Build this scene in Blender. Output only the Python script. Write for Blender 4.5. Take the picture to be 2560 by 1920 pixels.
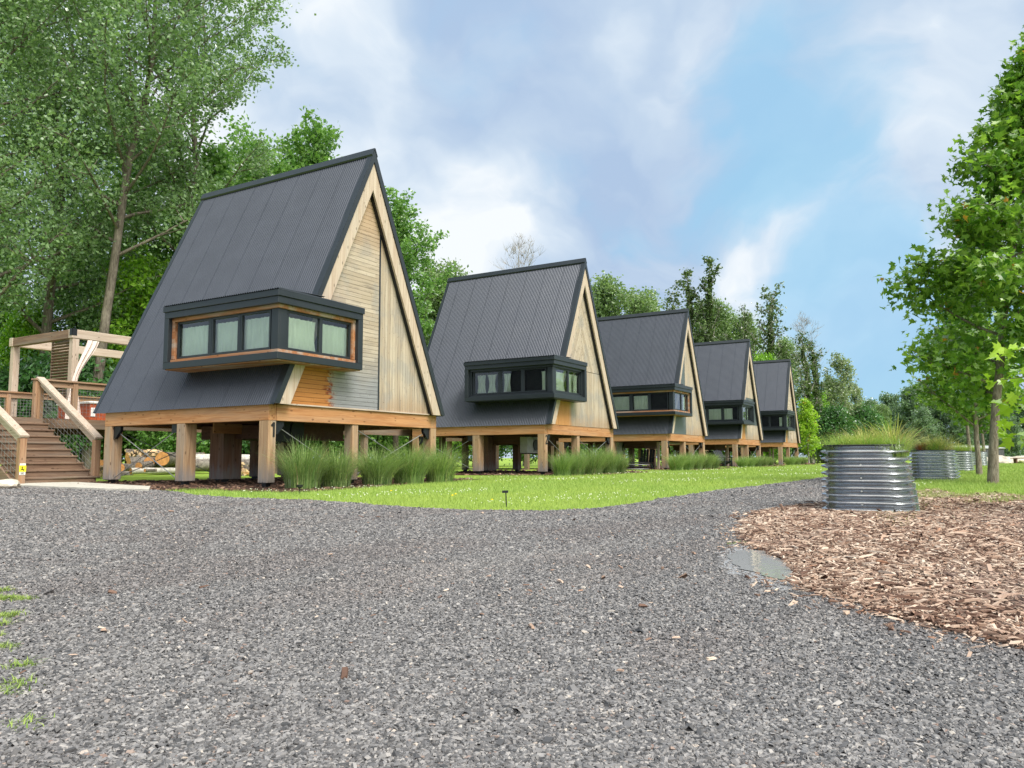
import bpy, math, random
import numpy as np
from mathutils import Vector, Matrix
R = math.radians
for o in list(bpy.data.objects): bpy.data.objects.remove(o)
SC = bpy.context.scene; COL = SC.collection
# ------------------------------------------------------------------ camera
FPX, YAW, PITCH, ROLL, CH = 1958.2, R(31.095), R(5.368), R(-0.167), 0.6
_R = np.array([math.sin(YAW), -math.cos(YAW), 0.]); _F = np.array([math.cos(PITCH)*math.cos(YAW), math.cos(PITCH)*math.sin(YAW), math.sin(PITCH)])
_U = np.array([-math.sin(PITCH)*math.cos(YAW), -math.sin(PITCH)*math.sin(YAW), math.cos(PITCH)])
cr_, sr_ = math.cos(ROLL), math.sin(ROLL)
AX = cr_*_R + sr_*_U; AY = -sr_*_R + cr_*_U
cam = bpy.data.cameras.new('camera'); co = bpy.data.objects.new('camera', cam); COL.objects.link(co); SC.camera = co
M = Matrix.Identity(4)
for i in range(3):
    M[i][0] = AX[i]; M[i][1] = AY[i]; M[i][2] = -_F[i]
M[2][3] = CH
co.matrix_world = M
cam.sensor_width = 36; cam.lens = 36*FPX/2560; cam.clip_start = 0.05; cam.clip_end = 2000
def ray(px, py): return _F + AX*(px-1280)/FPX + AY*(960-py)/FPX
def G(px, py, z=0.0):                       # where a sight line meets the ground
    d = ray(px, py); k = (z-CH)/d[2]; return Vector((d[0]*k, d[1]*k, z))
HF = np.array([math.cos(YAW), math.sin(YAW), 0.])
def at(px, depth, py=None):                 # a spot at a distance in a direction (on the ground if py is None)
    d = ray(px, 1145 if py is None else py); k = depth/float(d@HF); p = d*k
    return Vector((p[0], p[1], 0 if py is None else CH+p[2]))
# ------------------------------------------------------------------ node helper
class N:
    def __init__(s, tree): s.t = tree; s.nodes = tree.nodes; s.links = tree.links
    def n(s, typ, ins=None, **kw):
        nd = s.nodes.new(typ)
        for k, v in kw.items(): setattr(nd, k, v)
        for k, v in (ins or {}).items(): s.set(nd.inputs[k], v)
        return nd
    def set(s, sock, v):
        if hasattr(v, 'bl_idname') and hasattr(v, 'is_output'): s.links.new(v, sock)
        else:
            if isinstance(v, (tuple, list)) and sock.type == 'RGBA' and len(v) == 3: v = (*v, 1)
            sock.default_value = v
    def m(s, op, a, b=None, c=None, clamp=False):
        nd = s.n('ShaderNodeMath', operation=op); nd.use_clamp = clamp; s.set(nd.inputs[0], a)
        if b is not None: s.set(nd.inputs[1], b)
        if c is not None: s.set(nd.inputs[2], c)
        return nd.outputs[0]
    def vm(s, op, a, b=None):
        nd = s.n('ShaderNodeVectorMath', operation=op); s.set(nd.inputs[0], a)
        if b is not None: s.set(nd.inputs[1], b)
        return nd.outputs['Value'] if op in ('DOT_PRODUCT', 'LENGTH') else nd.outputs[0]
    def mix(s, f, a, b, blend='MIX'):
        nd = s.n('ShaderNodeMix', data_type='RGBA', blend_type=blend); s.set(nd.inputs[0], f); s.set(nd.inputs[6], a); s.set(nd.inputs[7], b); return nd.outputs[2]
    def ss(s, v, a, b):
        nd = s.n('ShaderNodeMapRange', interpolation_type='SMOOTHSTEP'); s.set(nd.inputs[0], v); nd.inputs[1].default_value = a; nd.inputs[2].default_value = b; return nd.outputs[0]
    def noise(s, vec, scale, detail=4, rough=.55, dist=0., out='Fac'):
        nd = s.n('ShaderNodeTexNoise', {'Scale': scale, 'Detail': detail, 'Roughness': rough, 'Distortion': dist})
        if vec is not None: s.set(nd.inputs['Vector'], vec)
        return nd.outputs[out]
    def sc(s, vec, x, y, z): return s.vm('MULTIPLY', vec, (x, y, z))
    def ramp(s, f, stops):
        nd = s.n('ShaderNodeValToRGB'); s.set(nd.inputs[0], f); e = nd.color_ramp.elements
        while len(e) < len(stops): e.new(.5)
        for el, (p, c) in zip(e, stops): el.position = p; el.color = (*c, 1) if len(c) == 3 else c
        return nd.outputs[0]
    def sep(s, v): return s.n('ShaderNodeSeparateXYZ', {0: v}).outputs
    def bump(s, h, strength=.3, dist=.01): return s.n('ShaderNodeBump', {'Height': h, 'Strength': strength, 'Distance': dist}).outputs[0]
# ------------------------------------------------------------------ world
SUN_EL, SUN_AZ = R(50), R(-112)              # azimuth measured from +X towards +Y
w = bpy.data.worlds.new('World'); SC.world = w; w.use_nodes = True
g = N(w.node_tree); g.nodes.clear()
sky = g.n('ShaderNodeTexSky', sky_type='NISHITA', sun_disc=False, sun_elevation=SUN_EL, sun_rotation=math.pi/2-SUN_AZ, air_density=1.0, dust_density=.6, ozone_density=2.0)
d0 = g.n('ShaderNodeTexCoord').outputs['Generated']; nz_ = g.vm('SUBTRACT', g.noise(d0, 5, 4, .5, 0., out='Color'), (.5, .5, .5)); d = g.vm('ADD', d0, g.vm('MULTIPLY', nz_, (.22, .22, .16)))
x, y, z = g.sep(d)
zz = g.m('MAXIMUM', z, 0.0); den = g.m('ADD', zz, .42)
pv = g.n('ShaderNodeCombineXYZ', {0: g.m('DIVIDE', x, den), 1: g.m('DIVIDE', y, den), 2: 0.0}).outputs[0]
n1 = g.noise(g.vm('ADD', pv, (3.1, 7.7, 0)), 1.7, 5, .5, .15); n2 = g.noise(g.vm('ADD', pv, (11.3, 2.2, 0)), 2.9, 5, .5, .1)
n4 = g.noise(g.vm('ADD', pv, (1.3, 4.2, 0)), 4.2, 6, .52, .1); n3 = g.noise(g.vm('ADD', pv, (5.3, 1.2, 0)), .9, 3, .5, .2)
def blob(px, py, rad):
    v = ray(px, py); v = v/np.linalg.norm(v)
    return g.ss(g.m('SUBTRACT', g.vm('DOT_PRODUCT', g.vm('NORMALIZE', d), tuple(v)), 0.0), math.cos(R(rad*1.25)), 1.0)
def addl(l):
    a = l[0]
    for b in l[1:]: a = g.m('ADD', a, b)
    return a
holes = addl([g.m('MULTIPLY', blob(2000, 930, 8), .6), g.m('MULTIPLY', blob(2300, 1000, 10), .6), g.m('MULTIPLY', blob(2010, 235, 7.5), .9), g.m('MULTIPLY', blob(1880, 420, 5), .8), g.m('MULTIPLY', blob(2230, 790, 7), .9), g.m('MULTIPLY', blob(2100, 620, 6), .9), g.m('MULTIPLY', blob(1560, 420, 6), .55), g.m('MULTIPLY', blob(1720, 640, 6), .6), g.m('MULTIPLY', blob(1150, 60, 6), .45), g.m('MULTIPLY', blob(1300, 330, 6), .4)])
dark = addl([blob(1640, 500, 6), blob(1280, 170, 10), blob(1000, 300, 5), blob(1950, 120, 9), g.m('MULTIPLY', blob(1500, 700, 9), .5)])
lite = addl([blob(1880, 60, 4.5), blob(1640, 170, 5), g.m('MULTIPLY', blob(2180, 400, 6), .6), blob(1230, 570, 6), blob(1450, 60, 5), g.m('MULTIPLY', blob(1980, 600, 5), .25), g.m('MULTIPLY', blob(850, 450, 12), .55), g.m('MULTIPLY', blob(700, 150, 12), .5)])
cov = g.m('ADD', g.m('ADD', 1.22, g.m('ADD', g.m('MULTIPLY', g.m('SUBTRACT', n1, .5), 1.5), g.m('MULTIPLY', g.m('SUBTRACT', n4, .5), 2.6))), g.m('MULTIPLY', holes, -.95))
cov = g.m('ADD', .32, g.m('MULTIPLY', g.ss(cov, -.2, .85), .68))
bri = g.m('ADD', g.m('ADD', .42, g.m('ADD', g.m('MULTIPLY', g.m('SUBTRACT', n2, .5), 1.7), g.m('MULTIPLY', g.m('SUBTRACT', n4, .5), 1.5))), g.m('ADD', g.m('MULTIPLY', lite, .42), g.m('MULTIPLY', dark, -.3)), clamp=True)
cloud = g.ramp(bri, [(0, (2.4, 3.15, 4.3)), (.4, (3.05, 3.75, 4.65)), (.75, (4.0, 4.55, 5.15)), (1, (5.1, 5.35, 5.55))])
blue = g.mix(.8, sky.outputs[0], (1.55, 3.8, 5.0)); blue = g.mix(g.ss(n3, .35, .65), blue, (2.0, 3.55, 5.0))
skyc = g.mix(cov, blue, cloud)
sv = (math.cos(SUN_EL)*math.cos(SUN_AZ), math.cos(SUN_EL)*math.sin(SUN_AZ), math.sin(SUN_EL))      # out-of-view sky glow added round the sun to lift the ambient light
sun_glow = g.ss(g.vm('DOT_PRODUCT', g.vm('NORMALIZE', d), sv), math.cos(R(70)), math.cos(R(5)))
skyc = g.mix(sun_glow, skyc, (13, 12.6, 11.8))
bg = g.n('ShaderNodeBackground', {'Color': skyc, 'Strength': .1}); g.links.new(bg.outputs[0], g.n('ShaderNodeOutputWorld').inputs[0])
sl = bpy.data.lights.new('sun', 'SUN'); sl.energy = 2.3; sl.angle = R(24); sl.color = (1, .95, .87)
so = bpy.data.objects.new('sun', sl); COL.objects.link(so)
sdir = Vector((math.cos(SUN_EL)*math.cos(SUN_AZ), math.cos(SUN_EL)*math.sin(SUN_AZ), math.sin(SUN_EL)))
so.rotation_euler = (-sdir).to_track_quat('-Z', 'Y').to_euler(); so.location = (0, 0, 30)
SC.view_settings.view_transform = 'Standard'; SC.view_settings.look = 'None'; SC.view_settings.exposure = 0.88; SC.view_settings.gamma = 1; SC.view_settings.use_curve_mapping = False
SC.render.resolution_x = 1024; SC.render.resolution_y = 768
SC.render.engine = 'CYCLES'; SC.cycles.max_bounces = 6; SC.cycles.transparent_max_bounces = 8
# ------------------------------------------------------------------ materials
MAT = {}
def mat(name):
    m = bpy.data.materials.new(name); m.use_nodes = True; g = N(m.node_tree); g.nodes.clear(); MAT[name] = m
    out = g.n('ShaderNodeOutputMaterial'); return m, g, out
def pbr(g, out, col, rough=.6, metal=0., bump=None, spec=.5, **kw):
    p = g.n('ShaderNodeBsdfPrincipled', {'Base Color': col, 'Roughness': rough, 'Metallic': metal, 'Specular IOR Level': spec, **kw})
    if bump is not None: g.links.new(bump, p.inputs['Normal'])
    g.links.new(p.outputs[0], out.inputs[0]); return p
def objco(g):
    o = g.n('ShaderNodeTexCoord').outputs['Object']; r = g.n('ShaderNodeObjectInfo').outputs['Random']
    return o, g.vm('ADD', o, g.n('ShaderNodeCombineXYZ', {0: g.m('MULTIPLY', r, 37.), 1: g.m('MULTIPLY', r, 91.), 2: g.m('MULTIPLY', r, 53.)}).outputs[0])
def wood(name, c1, c2, axis='z', grey=(.3, .29, .27), gf=.3, low=False, rough=.75):
    m, g, out = mat(name); o, c = objco(g)
    s = [22, 22, 22]; s['xyz'.index(axis)] = 1.1
    s2 = [70, 70, 70]; s2['xyz'.index(axis)] = 2.5
    n = g.noise(g.sc(c, *s), 1, 5, .6, .8); f = g.noise(g.sc(c, *s2), 1, 3, .6)
    col = g.mix(g.ss(n, .3, .7), c1, c2)
    s3 = [5, 5, 5]; s3['xyz'.index(axis)] = .5
    col = g.mix(g.m('MULTIPLY', g.ss(g.noise(g.sc(c, *s3), 1, 4), .42, .68), gf), col, grey)
    vo = g.n('ShaderNodeTexVoronoi', {'Scale': 1., 'Vector': g.sc(c, *[9 if a != axis else 3.5 for a in 'xyz'])}).outputs['Distance']
    kn = g.m('MULTIPLY', g.ss(vo, .17, .1), .75); col = g.mix(kn, col, tuple(v*.35 for v in c1))
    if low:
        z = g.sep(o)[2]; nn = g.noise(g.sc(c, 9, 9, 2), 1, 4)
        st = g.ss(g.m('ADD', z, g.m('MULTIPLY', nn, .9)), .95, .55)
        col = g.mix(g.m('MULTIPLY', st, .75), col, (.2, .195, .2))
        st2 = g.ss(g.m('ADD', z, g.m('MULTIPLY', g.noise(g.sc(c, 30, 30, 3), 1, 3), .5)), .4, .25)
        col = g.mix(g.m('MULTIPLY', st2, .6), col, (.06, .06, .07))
    col = g.mix(g.m('MULTIPLY', g.ss(f, .62, .8), .5), col, tuple(v*.4 for v in c1))
    pbr(g, out, col, rough, bump=g.bump(g.m('ADD', f, n), .25, .006), spec=.3); return m
for ax in 'xyz': wood('fir_'+ax, (.34, .15, .058), (.5, .265, .12), ax, (.36, .28, .2), .3)
wood('lining_wood', (.26, .1, .04), (.4, .19, .09), 'y', (.36, .3, .25), .9)
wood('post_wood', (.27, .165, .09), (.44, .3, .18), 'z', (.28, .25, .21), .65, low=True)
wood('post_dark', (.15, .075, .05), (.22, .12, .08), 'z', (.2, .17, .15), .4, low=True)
for ax in 'xyz':
    wood('pale_'+ax, (.38, .29, .22), (.53, .44, .36), ax, (.42, .37, .31), .5)
    wood('deck_'+ax, (.14, .085, .058), (.25, .165, .11), ax, (.2, .175, .145), .6)
    wood('rail_'+ax, (.27, .145, .08), (.4, .25, .15), ax, (.31, .26, .21), .5)
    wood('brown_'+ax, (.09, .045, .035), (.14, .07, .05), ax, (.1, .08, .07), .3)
def cladding(name, axis, stain=None):
    m, g, out = mat(name); o, c = objco(g); x, y, z = g.sep(o)
    r = g.n('ShaderNodeAttribute', attribute_name='rnd').outputs['Fac']
    c = g.vm('ADD', c, g.n('ShaderNodeCombineXYZ', {0: g.m('MULTIPLY', r, 9.), 1: 0., 2: g.m('MULTIPLY', r, 7.)}).outputs[0])
    s = {'x': (1.3, 30, 30), 'z': (30, 30, 1.3), 'd': (14, 14, 14)}[axis]
    n = g.noise(g.sc(c, *s), 1, 5, .6, .5); big = g.noise(o, 1.3, 4, .6)
    base = g.mix(n, (.36, .29, .215), (.56, .49, .41)); base = g.mix(g.m('MULTIPLY', r, .6), base, (.3, .235, .17)); dk = g.noise(g.sc(c, *{'x': (1.2, 9, 16), 'z': (16, 9, 1.0), 'd': (7, 7, 7)}[axis]), 1, 5, .7); base = g.mix(g.m('MULTIPLY', g.ss(dk, .5, .72), .75), base, (.13, .11, .1)); base = g.mix(g.m('MULTIPLY', g.ss(g.m('ADD', z, g.m('MULTIPLY', dk, .9)), 2.75, 2.2), .45), base, (.3, .17, .08))
    gr = g.mix(n, (.13, .125, .12), (.42, .405, .385))
    base = g.mix(g.m('MULTIPLY', g.ss(big, .46, .66), .6), base, gr)
    if stain == 'one':
        grey = g.m('MULTIPLY', g.ss(g.m('ADD', z, g.m('MULTIPLY', big, 1.5)), 4.1, 2.9), g.ss(g.m('SUBTRACT', x, g.m('MULTIPLY', g.m('SUBTRACT', z, 1.7), .1)), 1.4, 2.0))
        base = g.mix(g.m('MULTIPLY', grey, g.ss(x, 3.34, 3.3)), base, g.mix(1, gr, (.85, .9, 1.0), 'MULTIPLY'))
        edge = g.m('ADD', x, g.m('ADD', g.m('MULTIPLY', g.m('SUBTRACT', g.noise(g.sc(c, 1.5, 1, 9), 1, 4), .5), .7), g.m('MULTIPLY', g.m('SUBTRACT', r, .5), .25)))
        org = g.m('MULTIPLY', g.ss(edge, 1.72, 1.6), g.ss(z, 3.0, 2.7))
        base = g.mix(org, base, g.mix(n, (.3, .1, .022), (.56, .27, .09)))
        rim = g.m('MULTIPLY', g.m('MULTIPLY', g.ss(edge, 1.5, 1.64), g.ss(edge, 1.84, 1.7)), g.ss(z, 2.9, 2.6))
        base = g.mix(g.m('MULTIPLY', rim, g.ss(g.noise(c, 7, 3), .4, .62)), base, (.2, .045, .02))
        top = g.ss(g.m('ADD', z, g.m('MULTIPLY', n, .9)), 5.6, 7.0); base = g.mix(g.m('MULTIPLY', top, .5), base, (.42, .24, .11))
    elif stain == 'low':
        edge = g.m('ADD', x, g.m('MULTIPLY', g.m('SUBTRACT', n, .5), .5))
        org = g.m('MULTIPLY', g.ss(edge, 2.0, 1.75), g.ss(z, 2.8, 2.5)); base = g.mix(org, base, g.mix(n, (.36, .14, .035), (.62, .35, .15)))
    sp = g.ss(g.noise(c, 26, 2), .68, .74); base = g.mix(g.m('MULTIPLY', sp, .7), base, (.1, .075, .06))
    pbr(g, out, base, .8, bump=g.bump(n, .35, .006), spec=.25); return m
cladding('clad_one_x', 'x', 'one'); cladding('clad_one_z', 'z', 'one'); cladding('clad_z', 'z', 'low'); cladding('clad_d', 'd'); cladding('clad_x', 'x', 'low')
def metal(name, col, rough, met=.0, var=.25, spec=.5, seams=False):
    m, g, out = mat(name); o, c = objco(g)
    n = g.noise(c, 1.6, 4); n2 = g.noise(g.sc(c, 3, 3, .4), 6, 4)
    cc = g.mix(g.m('MULTIPLY', g.ss(n, .35, .7), var), col, tuple(v*1.5 for v in col)); cc = g.mix(g.m('MULTIPLY', g.ss(n2, .5, .8), var), cc, tuple(v*.7 for v in col))
    pbr(g, out, cc, g.m('ADD', rough, g.m('MULTIPLY', g.m('SUBTRACT', n, .5), .25)), met, bump=g.bump(n, .12, .03), spec=spec); return m
metal('roof_metal', (.048, .056, .074), .4, .3, .2, .5)
metal('trim_black', (.018, .024, .03), .38, .1, .3)
metal('steel_black', (.01, .012, .016), .45, .2)
metal('panel_grey', (.085, .105, .11), .5, .1)
metal('galvanised', (.52, .54, .56), .24, .95, .5)
metal('wire', (.32, .33, .33), .4, .6)
metal('shed_metal', (.075, .075, .09), .5)
def plain(name, col, rough=.7, met=0., var=.3, sc=6., col2=None, spec=.4):
    m, g, out = mat(name); o, c = objco(g); n = g.noise(c, sc, 5, .6)
    cc = g.mix(g.ss(n, .3, .7), tuple(v*(1-var) for v in col), col2 or tuple(min(1, v*(1+var)) for v in col))
    pbr(g, out, cc, rough, met, bump=g.bump(n, .3, .01), spec=spec); return m
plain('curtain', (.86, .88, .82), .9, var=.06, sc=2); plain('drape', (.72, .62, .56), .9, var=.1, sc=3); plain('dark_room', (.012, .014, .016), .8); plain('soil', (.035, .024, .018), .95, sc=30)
plain('red_cedar', (.4, .085, .03), .6, var=.2); plain('white_plastic', (.75, .76, .76), .4, var=.05); plain('unit_white', (.42, .44, .43), .5, var=.1)
plain('yellow', (.85, .72, .03), .5, var=.02); plain('ink', (.015, .015, .015), .6); plain('stone_pale', (.5, .45, .37), .85, sc=3, var=.3); plain('slab', (.48, .46, .4), .85, sc=5, var=.15)
plain('chair_plastic', (.03, .035, .045), .35, var=.1); plain('cut_wood', (.62, .3, .1), .8, sc=9, var=.2); plain('cut_pale', (.66, .47, .27), .8, sc=9, var=.2); plain('white_paint', (.7, .72, .7), .6, var=.1)
def bark(name, c1, c2, sc=(10, 10, 1.6), hi=None):
    m, g, out = mat(name); o, c = objco(g); n = g.noise(g.sc(c, *sc), 1.6, 6, .65, 1.); col = g.mix(g.ss(n, .35, .65), c1, c2)
    col = g.mix(g.m('MULTIPLY', g.ss(g.noise(c, 1.1, 4), .5, .7), .45), col, hi or tuple(v*1.6 for v in c2)); pbr(g, out, col, .9, bump=g.bump(n, .8, .03), spec=.15)
bark('bark_grey', (.075, .062, .05), (.2, .175, .145)); bark('bark_dark', (.03, .024, .02), (.08, .065, .05)); bark('bark_pale', (.2, .185, .16), (.42, .4, .36)); bark('bark_log', (.09, .08, .07), (.25, .22, .19), (5, 5, 5), (.32, .31, .27)); bark('bark_twig', (.24, .22, .2), (.4, .38, .35)); bark('bark_birch', (.35, .33, .29), (.62, .6, .55), (6, 6, 6))
bark('bark_maple', (.12, .1, .075), (.27, .235, .185), (16, 16, 3), (.3, .32, .24))
def leaf(name, a, b, c3, trans=.35, gloss=.12, hue=None):
    m, g, out = mat(name); o, c = objco(g); r = g.n('ShaderNodeAttribute', attribute_name='rnd').outputs['Fac']
    cl = g.ss(g.noise(c, .55, 3), .35, .65); col = g.mix(g.ss(r, .0, .85), a, b); col = g.mix(g.m('MULTIPLY', cl, .5), col, c3)
    if hue: col = g.mix(g.ss(r, .988, .99), col, hue)
    di = g.n('ShaderNodeBsdfDiffuse', {'Color': col}); tr = g.n('ShaderNodeBsdfTranslucent', {'Color': g.mix(1, col, (1.25, 1.35, .75), 'MULTIPLY')})
    gl = g.n('ShaderNodeBsdfGlossy', {'Color': (1, 1, 1, 1), 'Roughness': .42})
    m1 = g.n('ShaderNodeMixShader', {0: trans}); g.links.new(di.outputs[0], m1.inputs[1]); g.links.new(tr.outputs[0], m1.inputs[2])
    fr = g.n('ShaderNodeFresnel', {'IOR': 1.35}).outputs[0]; m2 = g.n('ShaderNodeMixShader', {0: g.m('MULTIPLY', fr, gloss*2.6)}); g.links.new(m1.outputs[0], m2.inputs[1]); g.links.new(gl.outputs[0], m2.inputs[2])
    g.links.new(m2.outputs[0], out.inputs[0])
leaf('leaf_cottonwood', (.11, .2, .09), (.26, .38, .19), (.17, .28, .11), .45); leaf('leaf_forest', (.085, .2, .05), (.25, .42, .12), (.15, .31, .07), .48)
leaf('leaf_bright', (.13, .3, .025), (.28, .48, .05), (.2, .4, .04)); leaf('leaf_willow', (.12, .2, .08), (.27, .37, .17), (.17, .28, .1), .42); leaf('leaf_vine', (.05, .1, .03), (.12, .18, .06), (.08, .13, .04))
leaf('leaf_dark', (.04, .11, .035), (.1, .22, .07), (.06, .16, .05)); leaf('leaf_far', (.1, .17, .1), (.2, .3, .17), (.14, .23, .12)); leaf('leaf_birch', (.16, .22, .12), (.34, .4, .24), (.2, .28, .14))
leaf('leaf_maple', (.07, .17, .03), (.27, .42, .075), (.14, .28, .045), .45, .05, (.36, .2, .04)); leaf('leaf_young', (.22, .4, .03), (.38, .55, .07), (.3, .48, .04), .4, .1, (.5, .2, .04))
leaf('grass_blade', (.16, .27, .06), (.34, .44, .13), (.31, .39, .11), .3, .05); leaf('reed', (.07, .16, .04), (.34, .44, .17), (.16, .27, .08), .3, .1, (.5, .38, .24)); leaf('reed_bright', (.15, .33, .05), (.42, .46, .12), (.25, .4, .08), .3, .1, (.42, .24, .16))
leaf('reed_gold', (.22, .27, .07), (.55, .5, .2), (.34, .37, .12), .3, .1); leaf('flower', (.6, .62, .55), (.8, .8, .75), (.75, .75, .7)); leaf('petal_yellow', (.8, .6, .02), (.8, .65, .05), (.8, .6, .02)); leaf('leaf_rust', (.25, .1, .05), (.38, .17, .07), (.3, .13, .06))
# chips whose colour is stored per piece
def chips(name, stops, rough, spec=.4):
    m, g, out = mat(name); r = g.n('ShaderNodeAttribute', attribute_name='rnd').outputs['Fac']; o = g.n('ShaderNodeTexCoord').outputs['Object']
    col = g.ramp(r, stops); col = g.mix(g.m('MULTIPLY', g.ss(g.noise(g.sc(o, .6, 1.1, 1), .8, 5, .6, .8), .46, .6), .6), col, g.mix(1, col, (.88, .82, .8), 'MULTIPLY')); col = g.mix(g.m('MULTIPLY', g.ss(g.noise(g.sc(o, .35, 1.2, 1), 1.1, 4, .6, .5), .52, .66), .5), col, g.mix(.35, g.mix(1, col, (1.35, 1.33, 1.3), 'MULTIPLY'), (.27, .26, .25)))
    pbr(g, out, g.mix(.25, col, g.mix(g.noise(o, 90, 2), (0, 0, 0), col)), rough, spec=spec)
GRV = [(0, (.05, .05, .052)), (.3, (.12, .118, .12)), (.6, (.185, .181, .182)), (.85, (.255, .249, .248)), (.975, (.36, .345, .33)), (.985, (.22, .14, .11)), (1, (.56, .52, .46))]
chips('gravel_stone', GRV, .55, .5)
chips('wood_chip', [(0, (.06, .025, .015)), (.2, (.17, .1, .07)), (.5, (.36, .245, .18)), (.75, (.55, .425, .33)), (.93, (.7, .59, .48)), (1, (.36, .17, .09))], .8)
chips('bark_chip', [(0, (.03, .017, .012)), (.5, (.11, .058, .038)), (.85, (.22, .13, .085)), (1, (.42, .27, .18))], .85)
def groundmat(name, kind):
    m, g, out = mat(name); o = g.n('ShaderNodeTexCoord').outputs['Object']
    if kind == 'gravel':
        v = g.n('ShaderNodeTexVoronoi', {'Vector': g.vm('ADD', o, g.vm('SCALE', g.n('ShaderNodeTexNoise', {'Vector': o, 'Scale': 30}).outputs['Color'])), 'Scale': 42.}); v.inputs['Randomness'].default_value = 1
        g.links.new(o, v.inputs['Vector'])
        h = g.sep(v.outputs['Color'])[0]; col = g.ramp(h, GRV); col = g.mix(g.ss(v.outputs['Distance'], .45, .8), col, (.03, .03, .035))
        fine = g.noise(o, 120, 3, .7); col = g.mix(g.m('MULTIPLY', g.ss(fine, .5, .75), .5), col, (.33, .32, .32))
        big = g.noise(g.sc(o, .5, .9, 1), .7, 5, .6, .6); col = g.mix(g.m('MULTIPLY', g.ss(big, .45, .65), .45), col, g.mix(1, col, (.72, .6, .58), 'MULTIPLY'))
        col = g.mix(g.m('MULTIPLY', g.ss(g.noise(o, .9, 4), .55, .7), .3), col, (.27, .25, .24))
        pbr(g, out, col, .65, bump=g.bump(g.m('SUBTRACT', g.m('MULTIPLY', h, .6), v.outputs['Distance']), .9, .02), spec=.4)
    elif kind == 'mulch':
        n = g.noise(g.sc(o, 30, 60, 1), 1, 5, .7, 1.5); col = g.ramp(n, [(.25, (.04, .02, .014)), (.45, (.17, .085, .055)), (.6, (.32, .19, .12)), (.75, (.5, .34, .22))]); pbr(g, out, col, .85, bump=g.bump(n, .8, .03), spec=.2)
    elif kind == 'bed':
        n = g.noise(g.sc(o, 25, 40, 1), 1, 5, .7, 1.5); col = g.ramp(n, [(.25, (.018, .01, .008)), (.5, (.06, .034, .023)), (.75, (.16, .095, .062))]); pbr(g, out, col, .9, bump=g.bump(n, .8, .03), spec=.2)
    else:
        n = g.noise(o, 35, 4, .7); b = g.noise(g.sc(o, .35, 1, 1), .45, 5, .6, .5); col = g.mix(n, (.11, .22, .03), (.32, .44, .08))
        col = g.mix(g.m('MULTIPLY', g.ss(b, .4, .65), .55), col, g.mix(n, (.22, .32, .04), (.42, .5, .09))); pbr(g, out, col, .9, bump=g.bump(n, .6, .03), spec=.1)
# (SCALE vector maths needs its own socket; keep the call simple)
_sc = N.vm
def _vm(s, op, a, b=None):
    nd = s.n('ShaderNodeVectorMath', operation=op); s.set(nd.inputs[0], a)
    if op == 'SCALE': nd.inputs['Scale'].default_value = .02
    elif b is not None: s.set(nd.inputs[1], b)
    return nd.outputs['Value'] if op in ('DOT_PRODUCT', 'LENGTH') else nd.outputs[0]
N.vm = _vm
groundmat('gravel', 'gravel'); groundmat('mulch', 'mulch'); groundmat('bed', 'bed'); groundmat('turf', 'turf')
m, g, out = mat('glass'); tr = g.n('ShaderNodeBsdfTransparent', {'Color': (.88, .97, .92, 1)}); gl = g.n('ShaderNodeBsdfGlossy', {'Color': (1, 1, 1, 1), 'Roughness': .02}); fr = g.n('ShaderNodeFresnel', {'IOR': 1.5})
mx = g.n('ShaderNodeMixShader', {0: g.m('MULTIPLY', fr.outputs[0], 1.9, clamp=True)}); g.links.new(tr.outputs[0], mx.inputs[1]); g.links.new(gl.outputs[0], mx.inputs[2]); g.links.new(mx.outputs[0], out.inputs[0])
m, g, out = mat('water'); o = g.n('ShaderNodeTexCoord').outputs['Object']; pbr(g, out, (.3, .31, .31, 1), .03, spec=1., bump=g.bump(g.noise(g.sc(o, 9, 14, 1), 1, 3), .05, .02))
m, g, out = mat('silt'); o = g.n('ShaderNodeTexCoord').outputs['Object']; n_ = g.noise(o, 60, 5, .7); pbr(g, out, g.mix(n_, (.12, .12, .125), (.42, .43, .44)), .35, spec=.6, bump=g.bump(n_, .5, .01))
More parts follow.
